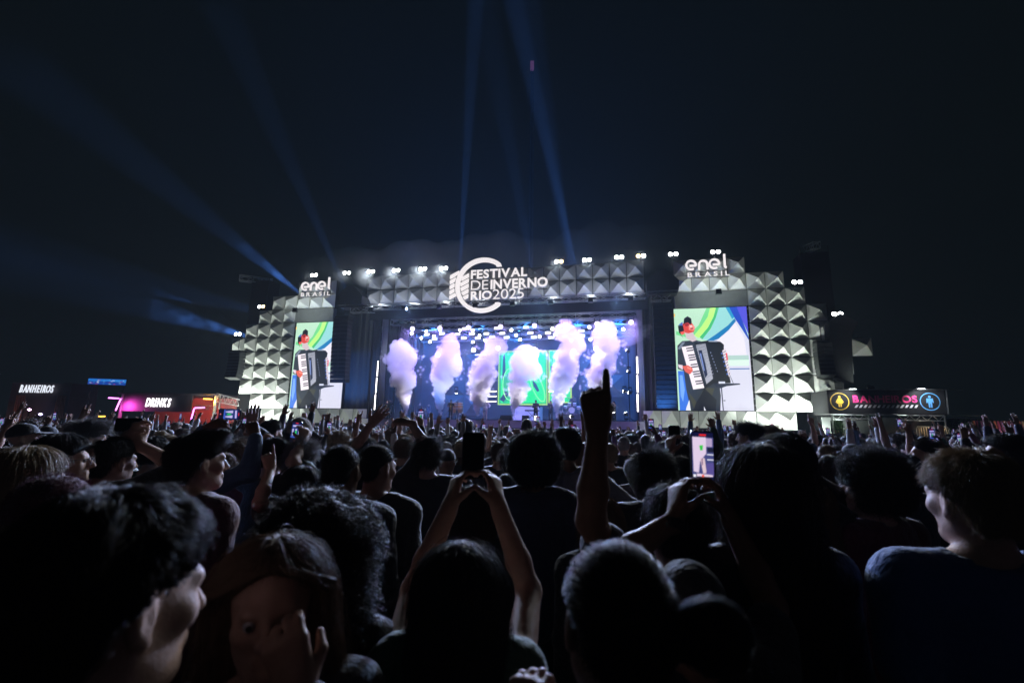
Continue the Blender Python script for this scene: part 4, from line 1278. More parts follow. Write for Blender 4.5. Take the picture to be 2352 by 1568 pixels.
    if style in ('long', 'wavylong'):
        wd = 1.0 if hthick is None else 1.15
        for (a, b, ra, rb) in (((0, -.05, .03), (0, -.075, -.14), .095, .098), ((0, -.075, -.14), (0, -.09, -.34), .098, .105), ((0, -.09, -.34), (.0, -.09, -.54), .105, .06)):
            H.cone(np.array(a) + (-.035, .02, 0), np.array(b) + (-.045 * wd, .02, 0), ra * .72, rb * .72, .05); H.cone(np.array(a) + (.035, .02, 0), np.array(b) + (.045 * wd, .02, 0), ra * .72, rb * .72, .05)
        for sd in (-1, 1): H.cone((sd * .075, -.0, .02), (sd * .105 * wd, -.01, -.34), .030, .045, .04)
        if extra and 'lock' in extra: H.cone((.080, .035, .05), (.105, .07, -.12), .026, .036, .03); H.cone((.105, .07, -.12), (.10, .075, -.36), .036, .045, .03)
    if style == 'bob':
        for sd in (-1, 1): H.cone((sd * .06, -.03, .03), (sd * .075, -.02, -.10), .05, .05, .05)
        H.cone((0, -.07, .0), (0, -.08, -.10), .06, .06, .05)
    if style == 'afro': H.ell((0, -.03, .045), (.137, .135, .128), .03)
    if style == 'curly':
        H.ell((0, -.04, .03), (.145, .135, .13), .03); H.ell((0, -.06, -.13), (.165, .115, .15), .06)
    if style == 'bun':
        bx = extra.get('bun', (0, -.12, .06)) if extra else (0, -.12, .06)
        H.cone((bx[0] * .6, bx[1] * .75, bx[2] * .7), bx, .03, .035, .02); H.ell(bx, (.054, .050, .052), .012)
    H.F += hn(*np.meshgrid(*H.ax, indexing='ij', sparse=True)).astype(np.float32)
    # leave the face and ears free
    Xh, Yh, Zh = np.meshgrid(*H.ax, indexing='ij', sparse=True)
    if style in ('cap', 'beanie'):
        cut = -(Zh - (.028 - .05 * 0 + .16 * (Yh - .0) * (.5 if style == 'cap' else .55) + (.0 if style == 'cap' else -.012)))
        H.F = np.maximum(H.F, np.broadcast_to(cut, H.F.shape)).astype(np.float32)
    else:
        fr = np.where(Zh > .05, .060 + (Zh - .05) * 1.6, .060 - (.05 - Zh) * 2.0)
        fr = np.maximum(fr, .012 if style in ('long', 'wavylong', 'curly', 'afro', 'bob') else -.030 - np.maximum(0, -.02 - Zh) * .6)
        if style in ('afro', 'curly'): fr = fr + .02
        if extra and 'open' in extra: fr = np.where(Zh > .03, fr - .055 + np.abs(Xh) * .45, fr)
        if style in ('wavy', 'short', 'quiff', 'buzz', 'bun'): fr = fr - .020
        cut = Yh - fr
        if extra and 'lock' in extra: cut = np.where(Xh > .062, Yh - .16, cut)
        if style in ('short', 'buzz', 'quiff', 'messy', 'bun', 'wavy'):
            cut = np.maximum(cut, -.062 - Zh)
            ear = np.sqrt((Yh + .008) ** 2 / .026 ** 2 + (Zh + .006) ** 2 / .040 ** 2) - 1
            cut = np.maximum(cut, np.where(np.abs(Xh) > .055, -ear * .03, -1.0))
        a, k = H.F, .012
        h = np.clip(.5 - .5 * (a - cut) / k, 0, 1)
        H.F = (a * (1 - h) + cut * h + k * h * (1 - h)).astype(np.float32)
    V, Q = H.mesh()
    hm = hair_mat(hairc) if style not in ('cap', 'beanie') else shirt_mat(extra.get('hat', 'black') if extra else 'black')
    D['hair'] = mesh('hair', V, Q, [hm], True)
    D['hairname'] = {'cap': 'cap', 'beanie': 'knit_hat'}.get(style, 'hair')
    if style == 'cap':
        m = MB(); n = 10
        P0 = [(.072 * math.sin(R_(-75 + 150 * k / n)), .055 + .03 * math.cos(R_(-75 + 150 * k / n)), .045) for k in range(n + 1)]
        P1 = [(.078 * math.sin(R_(-75 + 150 * k / n)), .085 + .085 * math.cos(R_(-75 + 150 * k / n)), .030 - .012 * abs(k - n / 2) / n) for k in range(n + 1)]
        for k in range(n):
            q = [P0[k], P0[k + 1], P1[k + 1], P1[k]]
            m.add(q + [(x, y, z - .006) for x, y, z in q], [(0, 1, 2, 3), (7, 6, 5, 4), (3, 2, 6, 7), (0, 4, 5, 1)])
        D['brim'] = m.data('brim', hm)
    if strands and style != 'cap':
        D['strands'] = make_strands(H, V, style, strands, srad, rg, hairc if style != 'beanie' else None, hm)
    return D


def make_strands(H, V, style, n, rad, rg, hairc, hm):
    v, G = H.sample(V)
    if style == 'beanie': keep = np.ones(len(V), bool)
    else:
        q = V - np.array([0, -.018, .034])
        keep = (V[:, 1] < .10) & ((np.linalg.norm(q / np.array([.077, .097, .086]), axis=1) > 1.02))
        keep &= ~((G[:, 1] > .8) & (V[:, 2] < .02))
    ids = np.flatnonzero(keep)
    P = V[rg.choice(ids, n)] + rg.normal(0, .004, (n, 3))
    m = {'long': 12, 'wavylong': 14, 'bob': 9, 'curly': 11, 'afro': 8, 'wavy': 9}.get(style, 5)
    Ln = {'long': .34, 'wavylong': .34, 'bob': .12, 'curly': .14, 'afro': .07, 'short': .042, 'quiff': .048, 'buzz': .008, 'messy': .06, 'bun': .07, 'beanie': .010, 'wavy': .055}[style] * rg.uniform(.6, 1.1, n)
    step = (Ln / (m - 1))[:, None]
    fly = (rg.uniform(size=n) < .05) & (style not in ('buzz', 'beanie', 'afro', 'bun', 'wavy'))
    out = np.zeros((n, m, 3))
    lvl = np.abs(rg.normal(0, {'wavylong': .007, 'long': .005, 'curly': .016, 'bob': .005, 'short': .005, 'quiff': .006, 'wavy': .005}.get(style, .003), n)) + (.001 if style in ('short', 'quiff', 'wavy') else -.002)
    lvl = lvl + fly * rg.uniform(.006, .02, n)
    ph = rg.uniform(0, 6.28, (n, 3)); A = nrm_rows(rg.normal(size=(n, 3))); cr_ = np.array([0, -.05, .12])
    p = P.copy()
    for k in range(m):
        out[:, k] = p
        v, g = H.sample(p)
        if style in ('long', 'wavylong', 'bob', 'curly'):
            d = np.array([0, -.05, -1.0]) + .25 * (p - cr_) * np.array([1, .6, 0]) / .1 * (p[:, 2:3] > .05)
            d = d - g * (d * g).sum(1, keepdims=True)
            d = nrm_rows(d)
            lat = np.cross(g, d)
            if style == 'wavylong': d = d + lat * (.75 * np.sin(ph[:, :1] * .4 + p[:, 2:3] * 75)) + g * .25 * np.cos(p[:, 2:3] * 60 + ph[:, 1:2])
            elif style == 'curly': d = d * .55 + lat * 1.1 * np.sin(ph[:, :1] + k * 1.5) + g * (.15 + .8 * np.cos(ph[:, :1] + k * 1.5))
            else: d = d + lat * .10 * np.sin(ph[:, :1] + p[:, 2:3] * 20)
            p = p + nrm_rows(d) * step
            if style != 'curly':
                v, g = H.sample(p); p = p - g * (v - lvl)[:, None] * .8
        elif style == 'afro':
            d = g * .55 + np.cross(g, A) * np.sin(ph[:, :1] + k * 1.7) + A * .6 * np.cos(ph[:, :1] + k * 1.7)
            p = p + nrm_rows(d) * step
        else:
            fl = (p - cr_) * np.array([1, 1, 1.0]); fl = fl - g * (fl * g).sum(1, keepdims=True)
            lift = {'buzz': .8, 'messy': .45, 'bun': .0, 'quiff': .30, 'short': .22, 'beanie': .9, 'wavy': .05}[style]
            if style == 'bun': fl = np.array([0, -.11, .05]) - p; fl = fl - g * (fl * g).sum(1, keepdims=True)
            d = nrm_rows(fl) * (1 - lift) + g * lift * (1 - .5 * k / m) + A * {'messy': .5, 'short': .32, 'quiff': .3}.get(style, .12)
            if style == 'wavy': d = d + np.cross(g, nrm_rows(fl)) * .55 * np.sin(ph[:, :1] * .4 + p[:, 1:2] * 55)
            p = p + nrm_rows(d) * step
            if style in ('bun', 'short', 'quiff', 'wavy'):
                v, g = H.sample(p); p = p - g * (v - lvl)[:, None] * (.25 if style in ('short', 'quiff') else .7)
    cu = bpy.data.hair_curves.new('hair_strands')
    cu.add_curves([m] * n)
    cu.position_data.foreach_set('vector', out.astype(np.float32).ravel())
    r = cu.attributes.get('radius') or cu.attributes.new('radius', 'FLOAT', 'POINT')
    rr = np.tile(np.linspace(1, .35, m), n) * rad
    r.data.foreach_set('value', rr.astype(np.float32))
    cu.materials.append(strand_mat(hairc) if hairc else hm)
    return cu


def strand_mat(n): return mat('strand ' + n, HAIRC[n], .5, spec=.28)


def nrm_rows(a): return a / (np.linalg.norm(a, axis=1, keepdims=True) + 1e-9)


def place_person(D, loc, az, h, label, group=None, eyes=False, glasses=False, cat='person'):
    o = link('person', D['body'], None, loc, (0, 0, R_(-az)), [h / 1.72] * 3)
    tag(o, label, cat, group)
    link('shirt', D['shirt'], o)
    if 'trousers' in D: link('trousers', D['trousers'], o)
    hr = link(D['hairname'], D['hair'], o)
    M = Matrix(D['R'].tolist()).to_4x4(); M.translation = Vector(D['X'])
    hr.matrix_basis = M
    if 'brim' in D: link('brim', D['brim'], hr)
    if 'strands' in D: tag(link('hair_strands', D['strands'], hr), kind='stuff')
    if eyes:
        for sd in (-1, 1):
            e = link('eye', EYE, o); e.matrix_basis = M @ Matrix.Translation((sd * .032, .079, .004))
    if glasses:
        g = link('glasses', GLASS, o); g.matrix_basis = M
    return o


_e = MB().lathe([(.0015, -.0115), (.0055, -.0102), (.009, -.0072), (.0115, 0), (.009, .0072), (.0055, .0102), (.0015, .0115)], n=12)
_e.v = [(x, z, -y) for x, y, z in _e.v]
_e.m = [1 if sum(_e.v[q][1] for q in f) / len(f) > .0088 else 0 for f in _e.f]
EYE = _e.data('eye', [mat('eye white', (.32, .30, .29), .35), mat('iris', (.02, .012, .008), .2)], True)
_g = MB()
for sd in (-1, 1):
    P = [(sd * .034 + .024 * math.cos(2 * math.pi * k / 14), .108 - abs(math.cos(2 * math.pi * k / 14)) * .004, .004 + .019 * math.sin(2 * math.pi * k / 14)) for k in range(15)]
    _g.path(P, .0016, 5); _g.tube((sd * .058, .104, .010), (sd * .083, -.01, .012), .0016, 5)
_g.tube((-.011, .110, .008), (.011, .110, .008), .0016, 5)
GLASS = _g.data('glasses', [mat('glasses metal', (.4, .4, .42), .25, .9)])

# ------------------------------------------------------------------ telephones held up to film the stage
def phone_screen(kind):
    """lit viewfinder pictures (flat) of the stage"""
    rr = random.Random(kind)
    L = [((18, 22, 60), [(0, 0), (1, 0), (1, 1), (0, 1)])]
    def P(col, *pts): L.append((col, pts))
    if kind == 0:        # close view of a dancer in smoke
        P((70, 74, 130), (0, .1), (1, .1), (1, .9), (0, .9)); P((226, 206, 232), (.02, .10), (.66, .10), (.66, .45), (.36, .62), (.30, .86), (.06, .84)); P((180, 160, 200), (.66, .12), (.95, .12), (.95, .30), (.66, .30))
        P((60, 200, 80), (.34, .28), (.52, .27), (.50, .38), (.38, .39)); P((30, 34, 60), (.72, .32), (1, .32), (1, .42), (.72, .42)); P((236, 236, 250), (.70, .46), (1, .46), (1, .48), (.70, .48)); P((236, 236, 250), (.70, .57), (1, .57), (1, .59), (.70, .59))
        P((226, 200, 210), (.36, .55), (.58, .55), (.66, .86), (.50, .88), (.44, .72)); P((150, 120, 150), (.42, .56), (.50, .56), (.50, .70), (.44, .70)); P((90, 80, 150), (.66, .66), (1, .64), (1, .92), (.64, .92)); P((230, 210, 230), (.2, .88), (.95, .90), (.95, .94), (.2, .94))
        P((240, 240, 250), (.04, .90), (.16, .90), (.16, .955), (.04, .955)); P((240, 90, 60), (.44, .90), (.54, .90), (.54, .95), (.44, .95))
    else:
        P((24, 50, 120), (0, .1), (1, .1), (1, .9), (0, .9)); P((200, 190, 240), (.1, .16), (.9, .14), (.9, .22), (.1, .24))
        n = rr.randint(2, 5)
        for k in range(n):
            x = (k + .5) / n; w = .3 / n
            P((196, 186, 230), (x - w, .34), (x + w, .34), (x + w * .3, .70), (x - w * .2, .70))
        P((40, 200, 90), (.42, .42), (.58, .42), (.58, .62), (.42, .62)); P((60, 90, 190), (0, .72), (1, .70), (1, .78), (0, .78)); P((14, 16, 30), (0, .78), (1, .78), (1, .92), (0, .92)); P((236, 120, 120), (.44, .91), (.56, .91), (.56, .96), (.44, .96))
    P((236, 40, 40), (.34, .035), (.66, .035), (.66, .07), (.34, .07))
    return L


M_scr = emat('lit phone picture', (1, 1, 1), 1.0, sample=False, attr='Col')
PSCR = {}
for k in range(5):
    w, h = .068, .146
    V, F, C = [], [], []
    for q, (col, pts) in enumerate(phone_screen(k)):
        o = len(V); V += [((x - .5) * w, -.0045 - q * .00004, (.5 - y) * h) for x, y in pts]
        ar = sum(pts[i][0] * pts[(i + 1) % len(pts)][1] - pts[(i + 1) % len(pts)][0] * pts[i][1] for i in range(len(pts)))
        ix = list(range(o, o + len(pts))); F.append(tuple(reversed(ix)) if ar > 0 else tuple(ix)); C.append(srgb(*col))
    me = mesh('screen', V, F, [M_scr]); ca = me.color_attributes.new('Col', 'FLOAT_COLOR', 'CORNER')
    ca.data.foreach_set('color', np.array([x for p in me.polygons for _ in range(p.loop_total) for x in (*C[p.index], 1.0)], dtype=np.float32))
    PSCR[k] = me


def rrect(w, h, r, n=4):
    P = []
    for cx_, cz_, a0 in ((w / 2 - r, h / 2 - r, 0), (-w / 2 + r, h / 2 - r, 90), (-w / 2 + r, -h / 2 + r, 180), (w / 2 - r, -h / 2 + r, 270)):
        for k in range(n + 1): P.append((cx_ + r * math.cos(R_(a0 + 90 * k / n)), cz_ + r * math.sin(R_(a0 + 90 * k / n))))
    return P


PCASE = MB().prism(rrect(.076, .158, .012)[::-1], -.004, .004).data('case', mat('phone case', (.015, .015, .017), .3))
PFACE = MB().prism(rrect(.072, .152, .010)[::-1], -.0044, -.004).data('dark_screen', mat('phone glass', (.008, .009, .012), .08))
PCAM = MB().prism([(-.035, .04), (-.035, .075), (-.002, .075), (-.002, .04)], .004, .006).tube((-.026, .005, .066), (-.026, .008, .066), .007, 8).tube((-.011, .005, .066), (-.011, .008, .066), .007, 8).tube((-.026, .005, .05), (-.026, .008, .05), .007, 8).data('camera_bump', mat('phone case', (.015, .015, .017), .3))


def phone(P, label, lit=1, az=0, tilt=0, roll=0, group=None, sc=1.0, pitch=0):
    """lit: index of the viewfinder picture or None for a dark one; the screen faces the camera side (-y)"""
    o = empty('phone', Vector(P), 0, label, 'phone', group)
    o.rotation_euler = (R_(pitch), R_(roll), R_(-az))
    o.scale = (sc,) * 3
    link('case', PCASE, o); link('camera_bump', PCAM, o)
    if lit is None: link('dark_screen', PFACE, o)
    else: link('screen', PSCR[lit], o)
    return o

# ------------------------------------------------------------------ what stands on the stage
def flat_picture(name, w, h, items, material):
    V, F, C = [], [], []
    for q, (col, pts) in enumerate(items):
        o = len(V); V += [(x * w, -q * .001, (1 - y) * h) for x, y in pts]
        ar = sum(pts[i][0] * pts[(i + 1) % len(pts)][1] - pts[(i + 1) % len(pts)][0] * pts[i][1] for i in range(len(pts)))
        ix = list(range(o, o + len(pts))); F.append(tuple(reversed(ix)) if ar > 0 else tuple(ix)); C.append(srgb(*col))
    me = mesh(name, V, F, [material]); ca = me.color_attributes.new('Col', 'FLOAT_COLOR', 'CORNER')
    ca.data.foreach_set('color', np.array([x for p in me.polygons for _ in range(p.loop_total) for x in (*C[p.index], 1.0)], dtype=np.float32))
    return me


def ribbon(pts, w):
    out = []
    for k in range(len(pts) - 1):
        (x0, y0), (x1, y1) = pts[k], pts[k + 1]
        n = math.hypot(x1 - x0, y1 - y0) or 1
        ox, oy = -(y1 - y0) / n * w / 2, (x1 - x0) / n * w / 2
        out.append([(x0 + ox, y0 + oy), (x1 + ox, y1 + oy), (x1 - ox, y1 - oy), (x0 - ox, y0 - oy)])
    return out


M_led = emat('stage LED wall', (1, 1, 1), 1.7, sample=True, attr='Col')
oval = lambda cx_, cy_, rx, ry, a0=0, a1=360, rot=0, n=26: [(cx_ + rx * math.cos(R_(a0 + (a1 - a0) * k / n)) * math.cos(R_(rot)) - ry * math.sin(R_(a0 + (a1 - a0) * k / n)) * math.sin(R_(rot)), cy_ + rx * math.cos(R_(a0 + (a1 - a0) * k / n)) * math.sin(R_(rot)) + ry * math.sin(R_(a0 + (a1 - a0) * k / n)) * math.cos(R_(rot))) for k in range(n + 1)]
G_ = [((150, 190, 40), [(0, 0), (1, 0), (1, 1), (0, 1)]), ((12, 150, 60), [(.02, .02), (.98, .02), (.98, .98), (.02, .98)]), ((0, 196, 84), [(.06, .04), (.96, .04), (.96, .96), (.06, .96)]), ((10, 40, 40), [(.09, .1), (.13, .06), (.15, .4), (.11, .62), (.08, .5)]), ((0, 150, 74), [(.1, .5), (.3, .34), (.5, .5), (.42, .9), (.12, .96)]), ((16, 34, 40), [(.04, .9), (.16, .74), (.22, .80), (.12, .95)]), ((16, 34, 40), [(.70, .55), (.78, .62), (.84, .74), (.80, .76), (.72, .66)])]
for rb in ribbon(oval(.24, .62, .14, .29, 0, 360), .012) + ribbon(oval(.80, .66, .10, .30, 0, 360, -24), .012): G_.append(((150, 250, 120), rb))
gp = empty('stage_screen', S(-3.15, 8, 4.28), PHI, 'large green picture wall with yellow border and pale oval lines on the stage', 'stage screen', 'green picture walls on the stage')
link('picture', flat_picture('picture', 5.08, 5.52, G_, M_led), gp)
MB().box((2.54, .12, 2.76), (5.1, .2, 5.54)).build('housing', M_dark, gp)
G2 = [((150, 190, 40), [(0, 0), (1, 0), (1, 1), (0, 1)]), ((0, 186, 84), [(.06, .02), (.94, .02), (.94, .98), (.06, .98)]), ((10, 60, 50), [(.1, .3), (.5, .34), (.6, .66), (.12, .7)])]
for rb in ribbon(oval(.45, .2, .22, .17), .03): G2.append(((150, 250, 120), rb))
gp2 = empty('stage_screen', S(2.02, 8, 4.5), PHI, 'narrow green picture wall right behind the drum kit', 'stage screen', 'green picture walls on the stage')
link('picture', flat_picture('picture', 2.32, 5.3, G2, M_led), gp2)
MB().box((1.16, .12, 2.65), (2.34, .2, 5.32)).build('housing', M_dark, gp2)
for s0, s1, z, lab in ((-5.62, -4.38, 9.42, 'upper white light bar beside the second smoke plume'), (-5.62, -4.38, 8.98, 'white light bar just under the upper one beside the second smoke plume'), (-4.4, -3.25, 5.64, 'topmost of three stacked white light bars beside the large green wall'), (-4.4, -3.25, 5.13, 'middle of three stacked white light bars beside the large green wall'), (-4.4, -3.25, 4.61, 'lowest of three stacked white light bars beside the large green wall'), (3.15, 4.33, 9.36, 'white light bar at the top of the narrow green wall'), (2.1, 2.9, 5.6, 'short white light bar between the two green walls')):
    lb = empty('light_bar', S(s0, 7.8, z), PHI, lab, 'light bar', 'white light bars on the stage')
    MB().tube((0, 0, 0), (s1 - s0, 0, 0), .035, 6).build('tube', M_tube, lb); MB().box(((s1 - s0) / 2, .05, 0), (s1 - s0, .05, .1)).build('channel', M_dark, lb)
bp_ = empty('backdrop_panels', S(0, 9.5, 0), PHI, 'loose grey pyramid panels standing in the dark at the back of the stage', 'backdrop panels')
BPAN = [pyramid_mesh('panel', 2.2, 2.2, .9, mat('stretched dark fabric', (.09, .09, .095), .8), 40 + k) for k in range(2)]
for x, z in ((-9.4, 7.6), (-7.2, 7.6), (-9.4, 5.4), (-7.2, 5.4), (-9.4, 3.2), (5.0, 7.4), (5.0, 5.2), (5.0, 3.0), (7.2, 5.2), (-7.2, 3.2)): link('panel', random.Random(x).choice(BPAN), bp_, (x, 0, z))


def s7(x, y, t): return on_plane(832.6 + .293 * x, 689 + .293 * y, t)


# congas, drum kit, keys, monitors
for k, x in enumerate((715, 765)):
    s, z = s7(x, 860, 2.5)
    c = empty('conga_drum', S(s, 2.5, 3.0), PHI, ('taller looking', 'second')[k] + ' wooden conga drum on its stand beside the saxophone player', 'conga drum', 'conga drums')
    MB().lathe([(.17, .25), (.27, .65), (.25, 1.05), (.235, 1.15)], n=14).build('shell', mat('conga wood', (.42, .25, .12), .35, noise=.2, nscale=6), c)
    MB().lathe([(.25, 1.12), (.26, 1.19), (.2, 1.20)], n=14).build('head', mat('drum skin', (.6, .55, .46), .6), c)
    MB().lathe([(.272, .95), (.272, .99)], n=14).lathe([(.285, .62), (.285, .66)], n=14).build('hoop', M_alu, c)
    tag(MB().tube((.2, 0, .3), (.35, .1, -.4), .02, 5).tube((-.2, 0, .3), (-.35, .1, -.4), .02, 5).tube((0, -.2, .3), (0, -.4, -.4), .02, 5).build('stand', M_alu, c), kind='stuff')
for s0, s1, t, zt, lab, m_ in ((-.9, 1.6, 5, 4.1, 'pale riser platform under the green picture wall', M_front), (3.2, 7.6, 4.5, 3.35, 'dark riser under the drum kit', M_dark)):
    r = empty('riser', S(s0, t, 2.59), PHI, lab, 'riser', 'risers on the stage')
    MB().box(((s1 - s0) / 2, 1.0, (zt - 2.59) / 2 - .04), (s1 - s0, 2.0, zt - 2.67)).build('body', m_, r); MB().box(((s1 - s0) / 2, 1.0, zt - 2.62), (s1 - s0 + .1, 2.1, .06)).build('top', M_deck, r)
dk = empty('drum_kit', S(4.6, 5.2, 3.36), PHI, 'drum kit with cymbals on the dark riser beside the fifth smoke plume', 'drum kit')
M_shell = mat('drum shell', (.5, .5, .52), .25, .3)
o = MB().lathe([(.28, -.2), (.28, .2)], n=16).build('bass_drum', M_shell, dk, loc=(0, 0, .32), rot=(R_(90), 0, 0))
for x, z, r in ((-.25, .85, .16), (.25, .85, .17), (.62, .55, .21), (-.6, .6, .18)): MB().lathe([(r, -.12), (r, .12)], n=14).build('drum', M_shell, dk, loc=(x, .1, z), rot=(R_(20), 0, 0))
for x, y, z, r in ((-.9, .2, 1.25, .22), (.9, .1, 1.4, .25), (-.35, .3, 1.5, .2), (1.2, .3, 1.1, .24), (-1.1, 0, .95, .18)):
    MB().lathe([(.02, .02), (r, 0), (r, -.006), (.02, .01)], n=16).build('cymbal', mat('bronze', (.55, .4, .16), .3, .9), dk, loc=(x, y, z), rot=(R_(14), R_(8), 0))
    MB().tube((x, y, 0), (x, y, z), .014, 5).tube((x, y, .3), (x + .2, y - .1, 0), .012, 4).tube((x, y, .3), (x - .2, y - .1, 0), .012, 4).tube((x, y, .3), (x, y + .2, 0), .012, 4).build('cymbal_stand', M_alu, dk)
kb = empty('keyboard', S(1.2, 3.4, 2.6), PHI, 'black keyboard on a stand before the man in dark clothes', 'keyboard')
MB().box((0, 0, .95), (1.3, .35, .1)).build('body', M_dark, kb); MB().tube((-.5, 0, 0), (.4, 0, .9), .02, 5).tube((.5, 0, 0), (-.4, 0, .9), .02, 5).build('stand', M_dark, kb); MB().box((0, -.08, 1.0), (1.2, .14, .02)).build('keys', M_white, kb)
for x, w, lab in ((1080, 1.05, 'broad black floor monitor at the stage front beside the singer in stripes'), (1250, .6, 'small black floor monitor before the pale riser'), (420, .7, 'black floor monitor near the percussion side of the stage front')):
    s, z = s7(x, 915, .4)
    m = empty('floor_monitor', S(s, .5, 2.6), PHI, lab, 'floor monitor', 'floor monitors')
    MB().prism([(0, 0), (w, 0), (w * .94, .42), (w * .06, .42)], -.28, .28).build('cabinet', M_dark, m); MB().box((w / 2, -.29, .22), (w * .8, .02, .3)).build('grille', M_cab, m)
s, z = s7(1355, 925, .3)
ln = empty('lantern', S(s, .5, 2.6), PHI, 'small square lantern glowing on the stage front edge', 'lantern')
MB().box((0, 0, .2), (.22, .22, .34)).build('glass', emat('lantern light', (1, .95, .85), 3), ln); MB().box((0, 0, .4), (.28, .28, .05)).box((0, 0, .01), (.28, .28, .03)).build('frame', M_dark, ln)

RS = (.032, .018)


def stripes():
    m = mat('striped shirt', (.5, .48, .45), .8)
    nt = m.node_tree; tc = nt.nodes.new('ShaderNodeTexCoord'); sp_ = nt.nodes.new('ShaderNodeSeparateXYZ'); a = nt.nodes.new('ShaderNodeMath'); a.operation = 'SINE'
    mu = nt.nodes.new('ShaderNodeMath'); mu.operation = 'MULTIPLY'; mu.inputs[1].default_value = 46
    g = nt.nodes.new('ShaderNodeMath'); g.operation = 'GREATER_THAN'; g.inputs[1].default_value = 0.2
    mx = nt.nodes.new('ShaderNodeMix'); mx.data_type = 'RGBA'; mx.inputs[6].default_value = (.55, .52, .48, 1); mx.inputs[7].default_value = (.03, .03, .04, 1)
    nt.links.new(tc.outputs['Object'], sp_.inputs[0]); nt.links.new(sp_.outputs[0], mu.inputs[0]); nt.links.new(mu.outputs[0], a.inputs[0]); nt.links.new(a.outputs[0], g.inputs[0]); nt.links.new(g.outputs[0], mx.inputs[0]); nt.links.new(mx.outputs[2], nt.nodes['Principled BSDF'].inputs['Base Color'])
    return m


def arm(w, pose='open', hdir=None, hnorm=(0, 1, 0), pole=None, lift=False):
    d = dict(wrist=w, pose=pose, hnorm=hnorm, lift=lift)
    if hdir is not None: d['hdir'] = hdir
    if pole is not None: d['pole'] = pole
    return d


down = {}
A_out = {'R': arm((.52, .12, 1.12)), 'L': arm((-.36, .16, 1.0))}
A_play = {'R': arm((.12, .32, 1.12), 'hold'), 'L': arm((-.16, .34, 1.2), 'hold')}
A_face = {'R': arm((.10, .16, 1.56), 'hold', (-.6, 0, .7)), 'L': arm((-.10, .16, 1.56), 'hold', (.6, 0, .7))}
A_up = {'R': arm((.22, .1, 2.0), lift=True), 'L': arm((-.22, .1, 1.98), lift=True)}
BAND = [(960, 935, .25, 178, 'singer in striped shirt and white trousers at the stage edge, head hidden in smoke', 'short', 'brown', 'white', A_out), (1358, 925, 2.2, 150, 'man in dark clothes and hat standing before the green picture wall', 'cap', 'tan', 'black', A_play), (690, 905, 1.6, 160, 'saxophone player in dark clothes beside the conga drums', 'short', 'brown', 'black', A_play), (745, 880, 4.0, 180, 'percussionist in dark shirt behind the conga drums', 'messy', 'dark', 'black', A_play), (205, 905, .9, 110, 'photographer with pale hair kneeling by the floor lamps at the percussion side', 'short', 'light', 'charcoal', A_face), (185, 905, 1.9, 120, 'second person close behind the photographer at the percussion side', 'short', 'light', 'black', down), (1972, 905, 2.0, 200, 'woman in black with both arms raised to her head near the stand lamps', 'long', 'light', 'black', A_face), (1650, 850, 6.2, 180, 'drummer in dark shirt behind the drum kit', 'short', 'tan', 'charcoal', A_play), (1475, 900, 3.4, 190, 'bass player in black between the two green picture walls', 'cap', 'tan', 'black', A_play), (447, 885, 6, 180, 'stage hand in black standing in the blue dark of the stage', 'short', 'light', 'black', down), (515, 885, 8, 180, 'second stage hand far back in the blue dark of the stage', 'short', 'light', 'navy', down)]
for k, (x, y, t, az, lab, sty, sk, sh, ar) in enumerate(BAND):
    s, z = s7(x, y, t)
    D = build_person(100 + k, style=sty, hairc='black' if k != 4 else 'blond', skin=sk, shirt=sh, arms=ar, tris=5000, sleeve='short' if k in (2, 6) else 'long', res=RS, face=True, fingers=False, female=k == 6)
    zz = 2.6 if k != 7 else 3.36
    o = place_person(D, S(s, t, zz), az + math.degrees(PHI) * -1, (1.78, 1.8, 1.78, 1.75, 1.7, 1.78, 1.68, 1.75, 1.82, 1.75, 1.75)[k], lab)
    if k == 0:
        o.children[0].data.materials[0] = stripes()
        for c in o.children:
            if c.name.startswith('trousers'): c.data.materials[0] = mat('cream trousers', (.62, .55, .5), .8)
    if k == 2:
        sx_ = empty('saxophone', S(s + .12, t - .35, zz + 1.25), PHI, 'golden saxophone held by the player beside the conga drums', 'saxophone')
        MB().path([(0, 0, .35), (.02, -.05, .1), (.03, -.1, -.25)], .035, 8).tube((.03, -.1, -.25), (.07, -.22, -.33), .045, 8).tube((.07, -.22, -.33), (.10, -.28, -.02), .05, 8, r2=.11).build('body', mat('brass', (.6, .42, .12), .25, .95), sx_)
        MB().tube((0, 0, .35), (-.03, .14, .42), .018, 6).build('neck', mat('brass', (.6, .42, .12), .25, .95), sx_)

# ------------------------------------------------------------------ bar, toilets, far things
def neon_word(root, txt, x0, x1, z0, z1, y, m, r=.03, shear=.22):
    word(root, txt, x0, x1, z0, z1, y, [m], 0, 0, shear, r, gap=.06)


bar = empty('drinks_bar', (0, 45, 0), 0, 'drinks bar pavilion with neon word sign and magenta and red light inside', 'bar')
M_barw = mat('dark painted board', (.05, .04, .05), .7, noise=.3, nscale=1.5)
MB().box((-32.0, 2.0, 4.62), (9.4, 5.0, .16)).build('roof', M_barw, bar)
MB().box((-32.0, 4.4, 2.3), (9.2, .15, 4.5)).build('back_wall', mat('bar wall', (.30, .24, .26), .8, noise=.4, nscale=.9), bar)
MB().box((-32.9, -.4, 3.75), (6.4, .12, 1.55)).build('sign_board', M_barw, bar)
MB().box((-32.0, -.2, .6), (8.6, .6, 1.2)).build('counter', M_barw, bar)
for x in (-36.3, -27.6): MB().box((x, -.3, 2.3), (.18, .18, 4.5)).build('post', M_alu, bar)
ds = empty('neon_sign', (0, 44.35, 0), 0, 'white neon outline sign reading drinks on the bar', 'neon sign')
M_neonW = emat('white neon', (1, .96, 1), 2.6); M_neonM = emat('magenta neon', (1, .22, .95), 4); M_neonY = emat('amber neon', (1, .52, .06), 4); M_neonR = emat('red neon', (1, .1, .05), 3)
